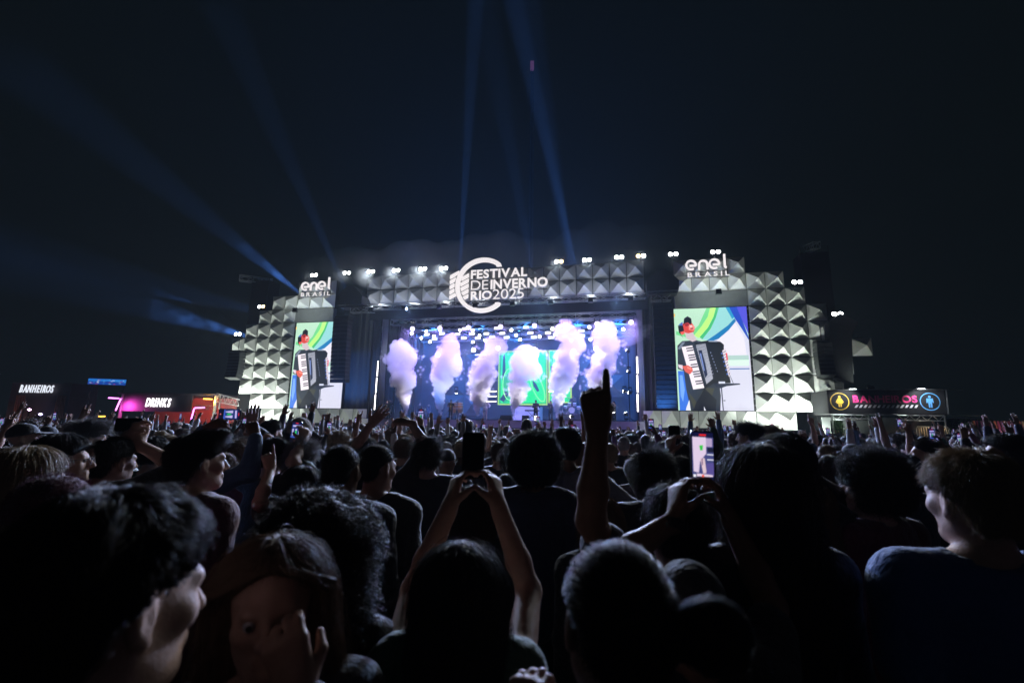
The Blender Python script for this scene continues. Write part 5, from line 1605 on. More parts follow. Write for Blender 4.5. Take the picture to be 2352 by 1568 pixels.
neon_word(ds, 'DRINKS', -33.84, -31.51, 3.40, 4.20, 0, M_neonW, .035)
for k, (P, m_, lab) in enumerate((([(-37.3, 0, 4.15), (-36.35, 0, 4.12)], M_neonM, 'short level magenta neon tube at the outer end of the bar'), ([(-36.15, 0, 4.1), (-36.45, 0, 3.0)], M_neonM, 'slanted upright magenta neon tube at the outer end of the bar'), ([(-29.2, 0, 3.35), (-28.3, 0, 3.4)], M_neonM, 'level magenta neon tube at the stage end of the bar'), ([(-29.25, 0, 3.3), (-29.4, 0, 2.2)], M_neonM, 'upright magenta neon tube at the stage end of the bar'), ([(-28.5, 0, 4.2), (-27.7, 0, 4.18)], M_neonY, 'amber neon tube under the roof at the stage end of the bar'), ([(-37.2, -1, 2.42), (-36.5, -1, 2.44)], M_neonY, 'low amber neon tube by the outer end of the bar'))):
    nt_ = empty('neon_tube', (0, 44.3, 0), 0, lab, 'neon tube', 'coloured neon tubes of the bar')
    MB().tube(P[0], P[1], .055, 8).build('tube', m_, nt_)
    MB().tube((P[0][0], .1, P[0][2]), (P[1][0], .1, P[1][2]), .03, 5).build('holder', M_dark, nt_)
lamp('magenta_glow', (-35.6, 44.0, 3.4), (-35, 47, 2.5), 500, (1, .08, .65), 160, .5, .2)
lamp('red_glow', (-29.6, 46.2, 3.9), (-30, 48.5, 2.0), 380, (1, .05, .02), 150, .5, .2)
lamp('red_glow', (-33.0, 46.2, 3.9), (-33, 48.5, 2.0), 160, (1, .05, .06), 150, .5, .2)
lamp('amber_glow', (-28.2, 44.0, 4.1), (-28.4, 47, 3.2), 220, (1, .5, .08), 150, .5, .2)
t_ = empty('bar_truss', (-30.4, 46, 3.3), 0, 'red lit truss beam inside the bar', 'truss')
for dz in (0, .35): MB().tube((0, 0, dz), (2.1, 0, dz), .03, 5).build('chord', M_alu, t_)
tag(MB().path([(k * .3, 0, .35 * (k % 2)) for k in range(8)], .018, 4).build('bracing', M_alu, t_), kind='stuff')
gt = empty('gantry', (-27.5, 44.6, 0), 0, 'short slanting truss gantry at the stage end of the bar', 'truss')
for a, b_ in (((0, 0, 4.75), (2.5, -.6, 4.15)), ((0, 0, 4.0), (2.5, -.6, 3.6)), ((0, 0, 3.3), (0, 0, 4.75)), ((.35, 0, 3.3), (.35, 0, 4.7))): MB().tube(a, b_, .05, 5).build('chord', M_alu, gt)
tag(MB().path([(k * .25, -.06 * k, (4.7 - .06 * k) if k % 2 else (4.02 - .04 * k)) for k in range(11)], .025, 4).build('bracing', M_alu, gt), kind='stuff')
lamp('gantry_work_lamp', (-26, 42.6, 6.0), (-26.3, 44.4, 4.0), 150, (1, .96, .9), 90, .5, .1)
tl = empty('toilet_block', (-44.4, 45, 0), 0, 'dark toilet block with neon outline word sign at the edge of the crowd', 'toilet block')
MB().box((0, 1.5, 2.75), (5.6, 3, 5.5)).build('wall', M_barw, tl)
for k in range(5):
    for x in (-2.0, 1.8): MB().box((x + k * .18, -.08, 2.2), (.10, .08, 4.2)).build('slat', mat('red brown slat', (.22, .09, .05), .7), tl)
lamp('slat_glow', (-46, 43.2, 1.0), (-46, 45, 3.5), 60, (1, .45, .25), 90, .5, .1)
ns = empty('neon_sign', (0, 44.8, 0), 0, 'white neon outline sign reading banheiros on the far toilet block', 'neon sign')
neon_word(ns, 'BANHEIROS', -46.2, -43.0, 4.55, 5.28, 0, emat('dim white neon', (.85, .9, 1), 1.0), .035)
vb = empty('small_screen', (-40.1, 45, 5.45), 0, 'small wide blue video screen high on a post beyond the crowd', 'video screen')
rr_ = random.Random(3)
VB = [((20, 70, 170), [(0, 0), (1, 0), (1, 1), (0, 1)]), ((40, 130, 220), [(0, .1), (1, .05), (1, .5), (0, .45)])]
for k in range(26):
    x, y = rr_.uniform(0, .95), rr_.uniform(.1, .9); c = rr_.choice([(150, 220, 250), (30, 40, 140), (220, 230, 250), (200, 60, 120), (90, 180, 240)])
    VB.append((c, [(x, y), (x + rr_.uniform(.02, .08), y + .02), (x + rr_.uniform(.02, .06), y + .1), (x, y + .08)]))
link('picture', flat_picture('picture', 3.6, .56, VB, emat('blue screen', (1, 1, 1), .8, sample=False, attr='Col')), vb, rot=(0, R_(1.2), 0))
MB().box((1.8, .1, .27), (3.66, .16, .62)).build('housing', M_dark, vb); MB().tube((3.4, .1, -5.4), (3.4, .1, .1), .06, 6).tube((.3, .1, -5.4), (.3, .1, .1), .06, 6).build('post', M_dark, vb)
for (x, z, c, lab) in ((-47.7, 6.2, (.8, .5, 1), 'violet lamp high on a thin pole at the far edge of the crowd'), (-44.1, 2.95, (1, .6, 1), 'pink white lamp on a short pole before the toilet block'), (-43.0, 2.55, (.6, .5, 1), 'bluish lamp on a short pole next to the pink white one')):
    pl_ = empty('pole_lamp', (x, 44, 0), 0, lab, 'lamp', 'lamps on poles')
    MB().tube((0, 0, 0), (0, 0, z - .1), .04, 6).build('pole', M_dark, pl_); MB().lathe([(.03, -.1), (.13, -.03), (.13, .03), (.03, .1)], n=10).build('bulb', emat('pole lamp %g' % z, c, 8), pl_, loc=(0, 0, z))
mast = empty('lattice_mast', (2.2, 58, 0), 0, 'very tall thin lattice mast with a dim violet lamp high behind the stage', 'mast')
m = MB()
for a in range(3): m.tube((.35 * math.cos(a * 2.094), .35 * math.sin(a * 2.094), 0), (.2 * math.cos(a * 2.094), .2 * math.sin(a * 2.094), 51), .04, 4)
for k in range(50): m.tube((.34 * math.cos(k % 3 * 2.094), .34 * math.sin(k % 3 * 2.094), k), (.34 * math.cos((k + 1) % 3 * 2.094), .34 * math.sin((k + 1) % 3 * 2.094), k + 1), .025, 4, caps=False)
m.build('lattice', M_black, mast); MB().box((0, 0, 51.7), (.5, .5, 1.2)).build('lamp_box', emat('mast lamp', (.5, .2, .55), .12), mast)

# toilets at the nearer side: banner over a truss gate
tb = empty('toilet_gate', S(22.25, -4, 0), PHI, 'black container with truss gate under the pink toilets banner', 'toilet gate')
MB().box((3.3, 1.5, 3.95), (6.6, 2.6, 1.55)).build('container', M_black, tb)
MB().box((3.3, 1.7, 1.5), (6.4, .1, 3.0)).build('back_panel', mat('grey board', (.12, .13, .13), .8), tb)
for x0, x1 in ((0, 2.2), (3.8, 6.3)):
    for z in (2.78, 3.10): MB().tube((x0, -.1, z), (x1, -.1, z), .035, 5).build('chord', M_alu, tb)
    n = int((x1 - x0) / .3)
    tag(MB().path([(x0 + (x1 - x0) * k / n, -.1, 2.78 if k % 2 else 3.10) for k in range(n + 1)], .018, 4).build('bracing', M_alu, tb), kind='stuff')
MB().tube((2.2, -.1, 3.12), (3.8, -.1, 3.12), .035, 5).build('chord', M_alu, tb)
for x in (.05, 2.15, 6.3): MB().tube((x, -.12, 0), (x, -.12, 3.1), .045, 6).build('post', M_alu, tb)
MB().tube((0, 0, 4.74), (7.6, 0, 4.74), .03, 5).build('top_rail', M_alu, tb); MB().tube((6.66, 0, 4.7), (6.6, 0, 3.2), .04, 5).build('side_rail', M_alu, tb); MB().tube((6.8, .5, 3.12), (8.6, .5, 3.12), .03, 5).build('top_rail', M_alu, tb)
bn = empty('toilets_banner', S(22.25, -4.06, 0), PHI, 'black banner with pink word, yellow woman sign and blue man sign over the gate', 'banner')
MB().box((3.3, .2, 3.95), (6.6, .05, 1.5)).build('cloth', M_black, bn)
flat = lambda P, y=0.165: MB().prism([(x, z) for x, z in P], y, y + .008)
word(bn, 'BANHEIROS', 1.45, 5.08, 3.90, 4.37, .165, [mat('pink print', (.85, .04, .22), .6)], .03, .003, gap=.07)
for k in range(14):
    x = 1.5 + k * .258
    flat([(x, 3.58), (x + .13, 3.58), (x + .25, 3.76), (x + .12, 3.76)]).build('stripe', M_white, bn)
for cx_, colr, nm in ((.68, (.85, .55, .05), 'yellow print'), (5.77, (.12, .42, .85), 'blue print')):
    pm = mat(nm, colr, .6)
    MB().strip([(cx_ + .56 * math.cos(2 * math.pi * k / 32), 3.98 + .56 * math.sin(2 * math.pi * k / 32)) for k in range(33)], [(cx_ + .51 * math.cos(2 * math.pi * k / 32), 3.98 + .51 * math.sin(2 * math.pi * k / 32)) for k in range(33)], .165, .173).build('ring', pm, bn)
    g = MB(); g.prism([(cx_ + .075 * math.cos(2 * math.pi * k / 14), 4.28 + .075 * math.sin(2 * math.pi * k / 14)) for k in range(14)], .165, .173)
    if cx_ < 1:
        g.prism([(cx_ - .10, 4.19), (cx_ - .24, 3.93), (cx_ - .19, 3.90), (cx_ - .10, 4.06), (cx_ - .19, 3.84), (cx_ + .19, 3.84), (cx_ + .10, 4.06), (cx_ + .19, 3.90), (cx_ + .24, 3.93), (cx_ + .10, 4.19)], .165, .173)
        for x in (-.09, .02): g.prism([(cx_ + x, 3.85), (cx_ + x + .07, 3.85), (cx_ + x + .07, 3.62), (cx_ + x, 3.62)], .164, .172)
    else:
        g.prism([(cx_ - .17, 4.18), (cx_ + .17, 4.18), (cx_ + .20, 3.90), (cx_ + .14, 3.90), (cx_ + .11, 4.06), (cx_ + .10, 3.85), (cx_ - .10, 3.85), (cx_ - .11, 4.06), (cx_ - .14, 3.90), (cx_ - .20, 3.90)], .165, .173)
        for x in (-.10, .015): g.prism([(cx_ + x, 3.86), (cx_ + x + .085, 3.86), (cx_ + x + .085, 3.60), (cx_ + x, 3.60)], .164, .172)
    g.build('pictogram', pm, bn)
for k, x in enumerate((1.25, 5.05)):
    dl = empty('banner_lamp', S(22.25 + x, -4.5, 4.78), PHI, ('small lamp over the yellow woman sign of the toilets banner', 'small lamp over the end of the pink word on the toilets banner')[k], 'lamp', 'lamps over the toilets banner')
    MB().box((0, 0, 0), (.4, .16, .08)).build('housing', M_dark, dl); MB().box((0, -.02, -.045), (.36, .12, .012)).build('lens', emat('banner lamp lens', (.9, .95, 1), 14), dl); MB().box((0, .35, 0), (.04, .6, .04)).build('arm', M_dark, dl)
    lamp('banner_light', S(22.25 + x, -4.7, 4.70), S(22.25 + x + (-.25 if k == 0 else .4), -3.9, 3.7), 150, (.93, .95, 1), 125, .6, .05)
ar = empty('arrow_sign', S(22.25, -2.7, 0), PHI, 'dark green notice with grey arrow and ring sign behind the truss gate', 'sign')
MB().box((3.0, .4, 2.3), (1.6, .05, 1.7)).build('board', mat('ivy green', (.03, .07, .03), .9, noise=.5, nscale=7), ar)
pg = mat('pale print', (.42, .46, .46), .7)
flat([(2.75, 2.86), (2.95, 2.98), (2.95, 2.91), (3.25, 2.91), (3.25, 2.80), (2.95, 2.80), (2.95, 2.73)], .36).build('arrow', pg, ar)
MB().strip([(3.1 + .46 * math.cos(2 * math.pi * k / 28), 2.2 + .46 * math.sin(2 * math.pi * k / 28)) for k in range(29)], [(3.1 + .42 * math.cos(2 * math.pi * k / 28), 2.2 + .42 * math.sin(2 * math.pi * k / 28)) for k in range(29)], .36, .368).build('ring', pg, ar)
flat([(3.0, 2.36), (2.86, 2.05), (2.98, 2.1), (2.95, 1.9), (3.25, 1.9), (3.22, 2.1), (3.34, 2.05), (3.2, 2.36)], .36).build('pictogram', pg, ar)


def leafy(name, lo, hi, n, label, seed):
    rg = np.random.RandomState(seed)
    P = rg.uniform(lo, hi, (n, 3)); N = nrm_rows(rg.normal(size=(n, 3))); U = nrm_rows(np.cross(N, rg.normal(size=(n, 3)))); Wv = np.cross(N, U)
    s_ = rg.uniform(.03, .07, (n, 1))
    V = np.stack([P + U * s_, P + Wv * s_ * .5, P - U * s_, P - Wv * s_ * .5], 1).reshape(-1, 3)
    F = np.arange(n * 4).reshape(n, 4)
    o = empty(name, S(22.25, -4, 0), PHI, label, 'hedge', 'hedge panels at the toilets')
    tag(link('foliage', mesh('foliage', V, F, [mat('ivy leaf', (.05, .10, .035), .6, noise=.5, nscale=3)]), o), kind='stuff')
    MB().box(((lo[0] + hi[0]) / 2, hi[1] + .05, (lo[2] + hi[2]) / 2), (hi[0] - lo[0], .04, hi[2] - lo[2])).build('backing', M_black, o)


leafy('hedge_panel', (.1, .1, .4), (.8, .3, 2.75), 1500, 'light green hedge panel at the stage side of the truss gate', 1)
leafy('hedge_panel', (6.6, .6, .2), (9.4, .9, 2.95), 4000, 'dark hedge panel beyond the truss gate on the side away from the stage', 2)
lamp('hedge_lamp', S(22.7, -5.2, 2.9), S(22.7, -3.9, 2.0), 40, (.8, 1, .7), 90, .5, .1)
cb = empty('crowd_barrier', S(26.7, -4.6, 0), PHI, 'pale steel crowd barrier lit amber under the truss gate', 'barrier')
MB().path([(0, 0, .1), (0, 0, 2.3), (.08, 0, 2.4), (1.62, 0, 2.4), (1.7, 0, 2.3), (1.7, 0, .1)], .03, 6).build('frame', M_alu, cb)
for k in range(12): MB().tube((.12 + k * .133, 0, .3), (.12 + k * .133, 0, 2.35), .028, 5).build('bar', mat('pale steel', (.6, .52, .42), .4, .2), cb)
lamp('barrier_lamp', S(27.3, -5.6, 3.0), S(27.5, -4.5, 1.9), 55, (1, .75, .45), 90, .5, .1)
fc = empty('slat_fence', (0, 25, 0), 0, 'tall slat fence with coloured stripes of light at the far edge of the crowd', 'fence')
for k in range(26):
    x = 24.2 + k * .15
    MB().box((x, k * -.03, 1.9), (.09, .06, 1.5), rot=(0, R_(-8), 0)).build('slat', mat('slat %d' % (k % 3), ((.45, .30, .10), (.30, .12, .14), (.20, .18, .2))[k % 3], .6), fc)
MB().box((26.1, -.3, 2.3), (4.1, .05, .08), rot=(0, 0, -.2)).box((26.1, -.3, 1.4), (4.1, .05, .08), rot=(0, 0, -.2)).build('rail', M_dark, fc)
lamp('fence_glow', (25.0, 23.6, .6), (25.2, 24.8, 2.4), 160, (1, .35, .6), 110, .5, .1)
lamp('fence_glow', (26.6, 23.4, .6), (26.6, 24.6, 2.4), 200, (1, .8, .25), 110, .5, .1)
# crowd fence before the stage and the pit
pf = empty('pit_fence', S(-13, -3.0, 0), PHI, 'low black pit fence between the crowd and the stage front', 'fence')
MB().box((13, 0, .55), (26, .06, 1.1)).build('board', M_dark, pf); MB().box((13, -.05, 1.13), (26, .2, .05)).build('top_rail', M_dark, pf)

# ------------------------------------------------------------------ the people nearest to the camera
HEROES = []


YK = lambda Y: Y * 1.16 if Y > 1.8 else Y * 1.04


def hero(label, u, v, Y, az=0, arms=None, h_add=-.012, eyes=False, glasses=False, group=None, **kw):
    K = YK(Y) / Y; Y = Y * K
    P = at(u, v, Y)
    h = P[2] + h_add
    k = 1.72 / h
    a = R_(az)
    hy = kw.get('head', (0, 0, 0))
    # the head sits a little in front of the ankles
    off = np.array([math.sin(a), math.cos(a), 0]) * .02 / k
    loc = np.array([P[0], P[1], 0]) - off
    T = np.array([[math.cos(a), -math.sin(a), 0], [math.sin(a), math.cos(a), 0], [0, 0, 1]])
    la = {}
    for nm, d in (arms or {}).items():
        d = dict(d)
        q = d.pop('px'); w = at(q[0], q[1], q[2] * K)
        d['wrist'] = T @ (w - loc) * k
        for q in ('hdir', 'hnorm', 'pole'):
            if q in d: d[q] = T @ np.asarray(d[q], float)
        la[nm] = d
    if 'headoff' in kw: kw['headoff'] = kw['headoff']
    kw.setdefault('res', (.018, .007))
    D = build_person(500 + len(HEROES), arms=la, **kw)
    o = place_person(D, loc, az, h, label, group or 'people in the crowd close to the camera', eyes, glasses)
    HEROES.append((loc[0], loc[1], h))
    return o, D


UPZ = (0, 0, 1)
NEAR = dict(res=(.018, .0055), tris=34000)
# closest row
hero('wavy dark haired man with lit cheek beside the woman facing the camera', 305, 1152, .64, 17, style='wavy', hairc='dark brown', skin='light', shirt='black', strands=9000, srad=.0006, head=(8, -3, 0), **NEAR)
hero('woman with long light brown hair facing the camera, one hand before her mouth', 640, 1243, .93, 150, style='long', hairc='light brown', skin='tan', shirt='charcoal', female=True, strands=12000, srad=.0006, eyes=True, head=(8, -4, 3), hthick=.017,
     extra={'open': 1},
     arms={'L': dict(px=(690, 1600, .80), hdir=(-.5, .12, 1), hnorm=(-.35, 1, -.1), pose='hold', pole=(.5, -.1, -1))}, **NEAR)
hero('person with a big mass of dark curly hair behind the woman facing the camera', 748, 1172, 1.22, 4, style='curly', hairc='dark brown', skin='tan', shirt='black', female=True, strands=7000, srad=.0008, hthick=.06)
hero('woman with hair pulled back into a low bun, scalp edged with pale light', 1404, 1252, .80, -10, style='bun', hairc='black', skin='tan', shirt='black', female=True, strands=9000, srad=.0006, extra={'bun': (.122, -.11, .015)}, head=(0, -6, 4),
     arms={'L': dict(px=(1195, 1710, .84), hdir=(.15, .3, 1), hnorm=(.5, .6, 0), pose='fist', pole=(-.4, -.2, -1))}, **NEAR)
hero('tall woman with very wide long straight dark hair falling over both shoulders', 1742, 1044, 1.45, -2, style='long', hairc='dark brown', skin='tan', shirt='black', female=True, strands=9000, srad=.0007, hthick=.045)
hero('man with blond swept hair and blue t-shirt, pale neck lit from the stage', 2212, 1036, 1.28, 10, style='short', hairc='blond', skin='light', shirt='blue', sleeve='short', strands=12000, srad=.0006, hthick=.010, head=(-12, 0, -3), **NEAR)
ph1 = at(1087, 1046, 1.456)
hero('short person with long dark hair raising a dark phone overhead with both hands', 1060, 1250, 1.13, 0, style='long', hairc='black', skin='tan', shirt='green', female=True, strands=5000, srad=.0007, sleeve='none',
     arms={'L': dict(px=(1032, 1165, 1.36), hdir=(.22, .25, 1), hnorm=(.85, .4, -.2), pose='hold', pole=(-.4, -.1, -1), lift=True), 'R': dict(px=(1146, 1165, 1.36), hdir=(-.22, .25, 1), hnorm=(-.85, .4, -.2), pose='hold', pole=(.4, -.1, -1), lift=True)})
phone(ph1, 'dark phone held overhead in both raised arms of the short long haired person', None, 0, 0, 0, sc=.87)
hero('woman with long brown hair framed by the two arms raising the dark phone', 1088, 1118, 2.15, 0, style='long', hairc='brown', skin='tan', shirt='black', female=True, strands=6000, srad=.0008)
hero('person with round dark afro curls beside the arms raising the dark phone', 1228, 1018, 2.5, 2, style='afro', hairc='black', skin='brown', shirt='navy', strands=8000, srad=.0009)
hero('man with smooth short hair and a wide grey shouldered shirt, right behind the afro curls', 1300, 984, 2.95, 4, style='short', hairc='black', skin='brown', shirt='grey', strands=5000, srad=.0008, arms={'R': dict(px=(1392, 1240, 2.9), pose='relaxed', hdir=(0, .2, -1), pole=(1, -.2, -.4))})
hero('woman with long light brown hair falling to one side, crown edged with yellow light', 1372, 1142, 1.95, -18, style='long', hairc='light brown', skin='light', shirt='black', female=True, strands=7000, srad=.0008, head=(-6, 0, -10))
hero('person with tousled short hair standing next to the hand with the wristwatch', 1498, 1046, 2.3, 3, style='messy', hairc='dark brown', skin='tan', shirt='black', strands=6000, srad=.0008)
ph2 = at(1613, 1046, 1.456)
hero('person in a dark cap holding up the brightest phone with both hands', 1575, 1283, 1.14, 5, style='cap', hairc='black', skin='brown', shirt='black', sleeve='short', extra={'hat': 'charcoal'},
     arms={'L': dict(px=(1550, 1192, 1.33), hdir=(.25, .25, 1), hnorm=(.85, .3, .1), pose='hold', pole=(-1, -.1, -.4), lift=True), 'R': dict(px=(1676, 1190, 1.35), hdir=(-.25, .25, 1), hnorm=(-.85, .4, .1), pose='hold', pole=(.5, -.1, -1), lift=True)})
phone(ph2, 'brightest phone, its upright picture showing a dancer in white smoke', 0, 0, 0, 2, sc=.93)
wp = at(1549, 1206, 1.378)
wt = empty('wristwatch', Vector(wp), 0, 'wristwatch with a pale green face on the wrist below the brightest phone', 'wristwatch')
MB().lathe([(.036, -.012), (.038, 0), (.036, .012)], n=14).build('strap', M_dark, wt, rot=(R_(-20), R_(15), 0)); MB().lathe([(.017, 0), (.018, .006), (.012, .008)], n=12).build('face', mat('watch glass', (.2, .42, .35), .12, .5), wt, loc=(-.034, -.012, 0), rot=(R_(70), 0, R_(-60)))
hero('short person whose raised arm points one finger straight up into the smoke plume', 1545, 1118, 1.46, 0, style='short', hairc='black', skin='brown', shirt='navy', sleeve='short', strands=3000,
     arms={'L': dict(px=(1372, 988, 1.25), hdir=(-.03, .05, 1), hnorm=(.2, 1, 0), pose='point', pole=(-.5, -.3, -.3), lift=True)}, fat=.002, **NEAR)
hero('person with a smooth round dark head towering just behind the wide long hair', 1792, 1004, 1.95, 0, style='bob', hairc='black', skin='tan', shirt='black', strands=6000, srad=.0008)
hero('person with short curls and thin glasses between the wide haired woman and the blond man', 1988, 1060, 1.95, -16, style='afro', hairc='dark brown', skin='light', shirt='burgundy', strands=7000, srad=.0008, glasses=True, head=(-24, 4, 0), hthick=.03)
hero('man with a close shaved head just past the curly person with glasses', 1990, 1024, 2.95, -6, style='buzz', hairc='black', skin='brown', shirt='black', strands=4000)
hero('short black haired man with pale face edge between shaved head and blond man', 2062, 1043, 2.75, -20, style='short', hairc='black', skin='light', shirt='navy', strands=3000, head=(-30, 0, 0))
hero('person with dark short hair nearest to the blond man, face turned to the stage', 2120, 1010, 3.6, -28, style='short', hairc='dark brown', skin='light', shirt='black', strands=3000, head=(-25, 6, 0))
hero('laughing person in glasses at the edge of the crowd past the blond man', 2300, 1000, 2.9, -40, style='bob', hairc='dark brown', skin='light', shirt='black', strands=3000, head=(-20, 5, 0), glasses=True, eyes=True)
# drinks side
hero('man with a short quiff and lit profile, wearing a dark magenta collared shirt', 470, 998, 1.92, 26, style='quiff', hairc='dark brown', skin='light', shirt='burgundy', strands=8000, srad=.0007, head=(14, 3, 0), eyes=True, **NEAR)
hero('close cropped man in black, the nearer of two cropped heads side by side', 792, 1021, 2.0, 2, style='buzz', hairc='black', skin='brown', shirt='black', strands=5000, srad=.0006, head=(8, -2, 0))
hero('second cropped man of the pair, jacket collar and cheek edged with light', 872, 1019, 2.2, 14, style='buzz', hairc='black', skin='tan', shirt='charcoal', strands=5000, srad=.0006, head=(18, -4, 0))
hero('person in a knitted wine red hat at the edge of the crowd', 146, 1096, 1.42, 12, style='beanie', skin='light', shirt='black', strands=5000, srad=.0006, extra={'hat': 'burgundy'}, hairc='black')
hero('person with glasses and open mouth in bright profile behind the knitted wine red hat', 158, 1003, 2.05, 40, style='bob', hairc='black', skin='light', shirt='black', strands=5000, srad=.0008, eyes=True, glasses=True, head=(20, 8, 0), female=True)
hero('woman with a thick blond lock down her back at the edge of the crowd', 84, 1032, 1.75, 20, style='long', hairc='blond', skin='light', shirt='black', female=True, strands=6000, srad=.0008)
hero('man with wavy grey hair and pale cheek, some rows back at the drinks bar side', 214, 972, 3.5, 30, style='messy', hairc='grey', skin='light', shirt='charcoal', strands=5000, srad=.0009, head=(14, 0, 0))
hero('dark capped person with a bright pale face at the drinks bar side', 66, 972, 3.7, 36, style='cap', hairc='black', skin='light', shirt='green', head=(16, 8, 0), eyes=True, extra={'hat': 'charcoal'})
ph3 = at(528, 951, 3.422)
hero('person in a denim jacket holding a phone sideways above the man with quiff', 428, 1012, 2.75, 10, style='short', hairc='black', skin='brown', shirt='denim', strands=2500,
     arms={'L': dict(px=(470, 985, 2.85), hdir=(.9, .3, .45), hnorm=(.1, .9, -.3), pose='hold', pole=(-.6, -.2, -1), lift=True), 'R': dict(px=(588, 1000, 2.85), hdir=(-.6, .3, .8), hnorm=(-.5, .8, 0), pose='hold', pole=(1, -.2, -.6), lift=True)})
phone(ph3, 'phone held sideways, its wide picture of the blue stage beside an open raised hand', 2, 0, 0, 90)
hero('person in a black long sleeved top stretching an open hand towards the far panel tower', 632, 1006, 3.0, 8, style='short', hairc='black', skin='tan', shirt='black', strands=2500,
     arms={'L': dict(px=(578, 985, 3.05), hdir=(-.12, .1, 1), hnorm=(0, 1, 0), pose='open', pole=(.6, -.2, -1), lift=True)}, **NEAR)
hero('person lifting one hand with the first finger pointing up, thumb side lit', 700, 1072, 2.35, 6, style='long', hairc='black', skin='tan', shirt='black', sleeve='short', female=True, strands=3500, srad=.0009,
     arms={'L': dict(px=(620, 1082, 2.3), hdir=(-.25, .1, 1), hnorm=(-.6, .8, .1), pose='point', pole=(.2, -.3, -1), lift=True)}, **NEAR)
ph4 = at(680, 992, 3.596)
hero('grey haired person filming with a small lit phone, bracelets on the raised wrist', 694, 1018, 3.05, 4, style='messy', hairc='grey', skin='light', shirt='green', sleeve='short', strands=4000, srad=.0009,
     arms={'R': dict(px=(698, 1015, 3.05), hdir=(-.2, .3, .9), hnorm=(-.7, .6, 0), pose='hold', pole=(.5, -.2, -1), lift=True)})
phone(ph4, 'small lit phone before the tan knitted hat, held by the grey haired person', 1, 0, 0, 4)
hero('person in a tan knitted hat just beyond the small lit phone', 694, 961, 4.1, 12, style='beanie', skin='light', shirt='black', strands=3000, extra={'hat': 'beige'}, hairc='black', head=(10, 0, 0))
hero('short haired person beside the open raised hand, before the far screen skirt', 628, 966, 4.6, 14, style='short', hairc='black', skin='light', shirt='black', strands=2500, head=(14, 0, 0))
hero('person leaning back with one forearm raised across the percussion side of the stage', 838, 1004, 3.2, 6, style='short', hairc='dark brown', skin='light', shirt='black', sleeve='short', strands=2500,
     arms={'R': dict(px=(852, 975, 3.15), hdir=(.55, .2, .75), hnorm=(0, 1, 0), pose='open', pole=(-.4, -.2, -1), lift=True)})
hero('person with one bent arm high, hand bent over, beside the raised forearm', 985, 1010, 3.1, 2, style='messy', hairc='dark brown', skin='light', shirt='charcoal', sleeve='short', strands=2500,
     arms={'L': dict(px=(945, 972, 3.1), hdir=(-.9, .1, .15), hnorm=(0, .6, -.8), pose='relaxed', pole=(.5, -.2, -.5), lift=True)})
ph5 = at(296, 975, 2.784)
hero('dark haired person holding a small phone up with both bare hands near the blond lock', 272, 1008, 2.3, 22, style='short', hairc='black', skin='light', shirt='black', sleeve='short', strands=2500,
     arms={'L': dict(px=(284, 1010, 2.35), hdir=(.3, .3, .8), hnorm=(.7, .6, 0), pose='hold', pole=(-.5, -.2, -1), lift=True), 'R': dict(px=(318, 1020, 2.35), hdir=(-.2, .3, .9), hnorm=(-.7, .6, 0), pose='hold', pole=(.6, -.2, -1), lift=True)})
phone(ph5, 'small dark phone in two bare hands at the drinks bar side', None, 0, 0, 90)
ph6 = at(1549, 1005, 3.132)
hero('person filming with a dark edged phone between the tousled head and the bright phone', 1560, 1052, 2.55, 2, style='bob', hairc='black', skin='tan', shirt='black', strands=3000,
     arms={'L': dict(px=(1538, 1042, 2.62), hdir=(.2, .3, .9), hnorm=(.8, .5, 0), pose='hold', pole=(-.6, -.2, -1), lift=True)})
phone(ph6, 'phone with a dark screen and pale rim, just beside the brightest phone', None, 0, 0, 0)
ph7 = at(1850, 1066, 2.436)
hero('woman with light hair filming low with a phone, behind the tall wide haired woman', 1850, 1110, 1.95, 4, style='long', hairc='light brown', skin='light', shirt='black', female=True, strands=4000, srad=.0008,
     arms={'R': dict(px=(1868, 1105, 2.02), hdir=(-.2, .3, .9), hnorm=(-.7, .6, 0), pose='hold', pole=(.6, -.2, -1), lift=True)})
phone(ph7, 'lit phone held low, blue and white picture, just past the wide long hair', 3, 0, 0, 3)
hero('tall person whose head rises well above the far crowd in front of the stage centre', 1210, 961, 7.6, 0, style='buzz', hairc='black', skin='dark', shirt='black')
hero('curly head standing out of the crowd just beside the taller one before the stage centre', 1070, 968, 7.8, 0, style='afro', hairc='black', skin='brown', shirt='navy', hthick=.02)
hero('long haired head bathed in blue light between the grey shoulder and the pointing arm', 1345, 1018, 3.3, 0, style='long', hairc='light brown', skin='light', shirt='black', female=True, strands=3500, srad=.0009)
hero('hooded person in profile before the skirt of the nearer screen', 1716, 975, 4.6, -30, style='messy', hairc='black', skin='light', shirt='black', strands=3000, head=(-20, 0, 0), eyes=True)
hero('person with pale silky hair just beyond the profile before the nearer screen', 1765, 980, 4.9, -8, style='bob', hairc='blond', skin='light', shirt='charcoal', strands=3500, srad=.0009)

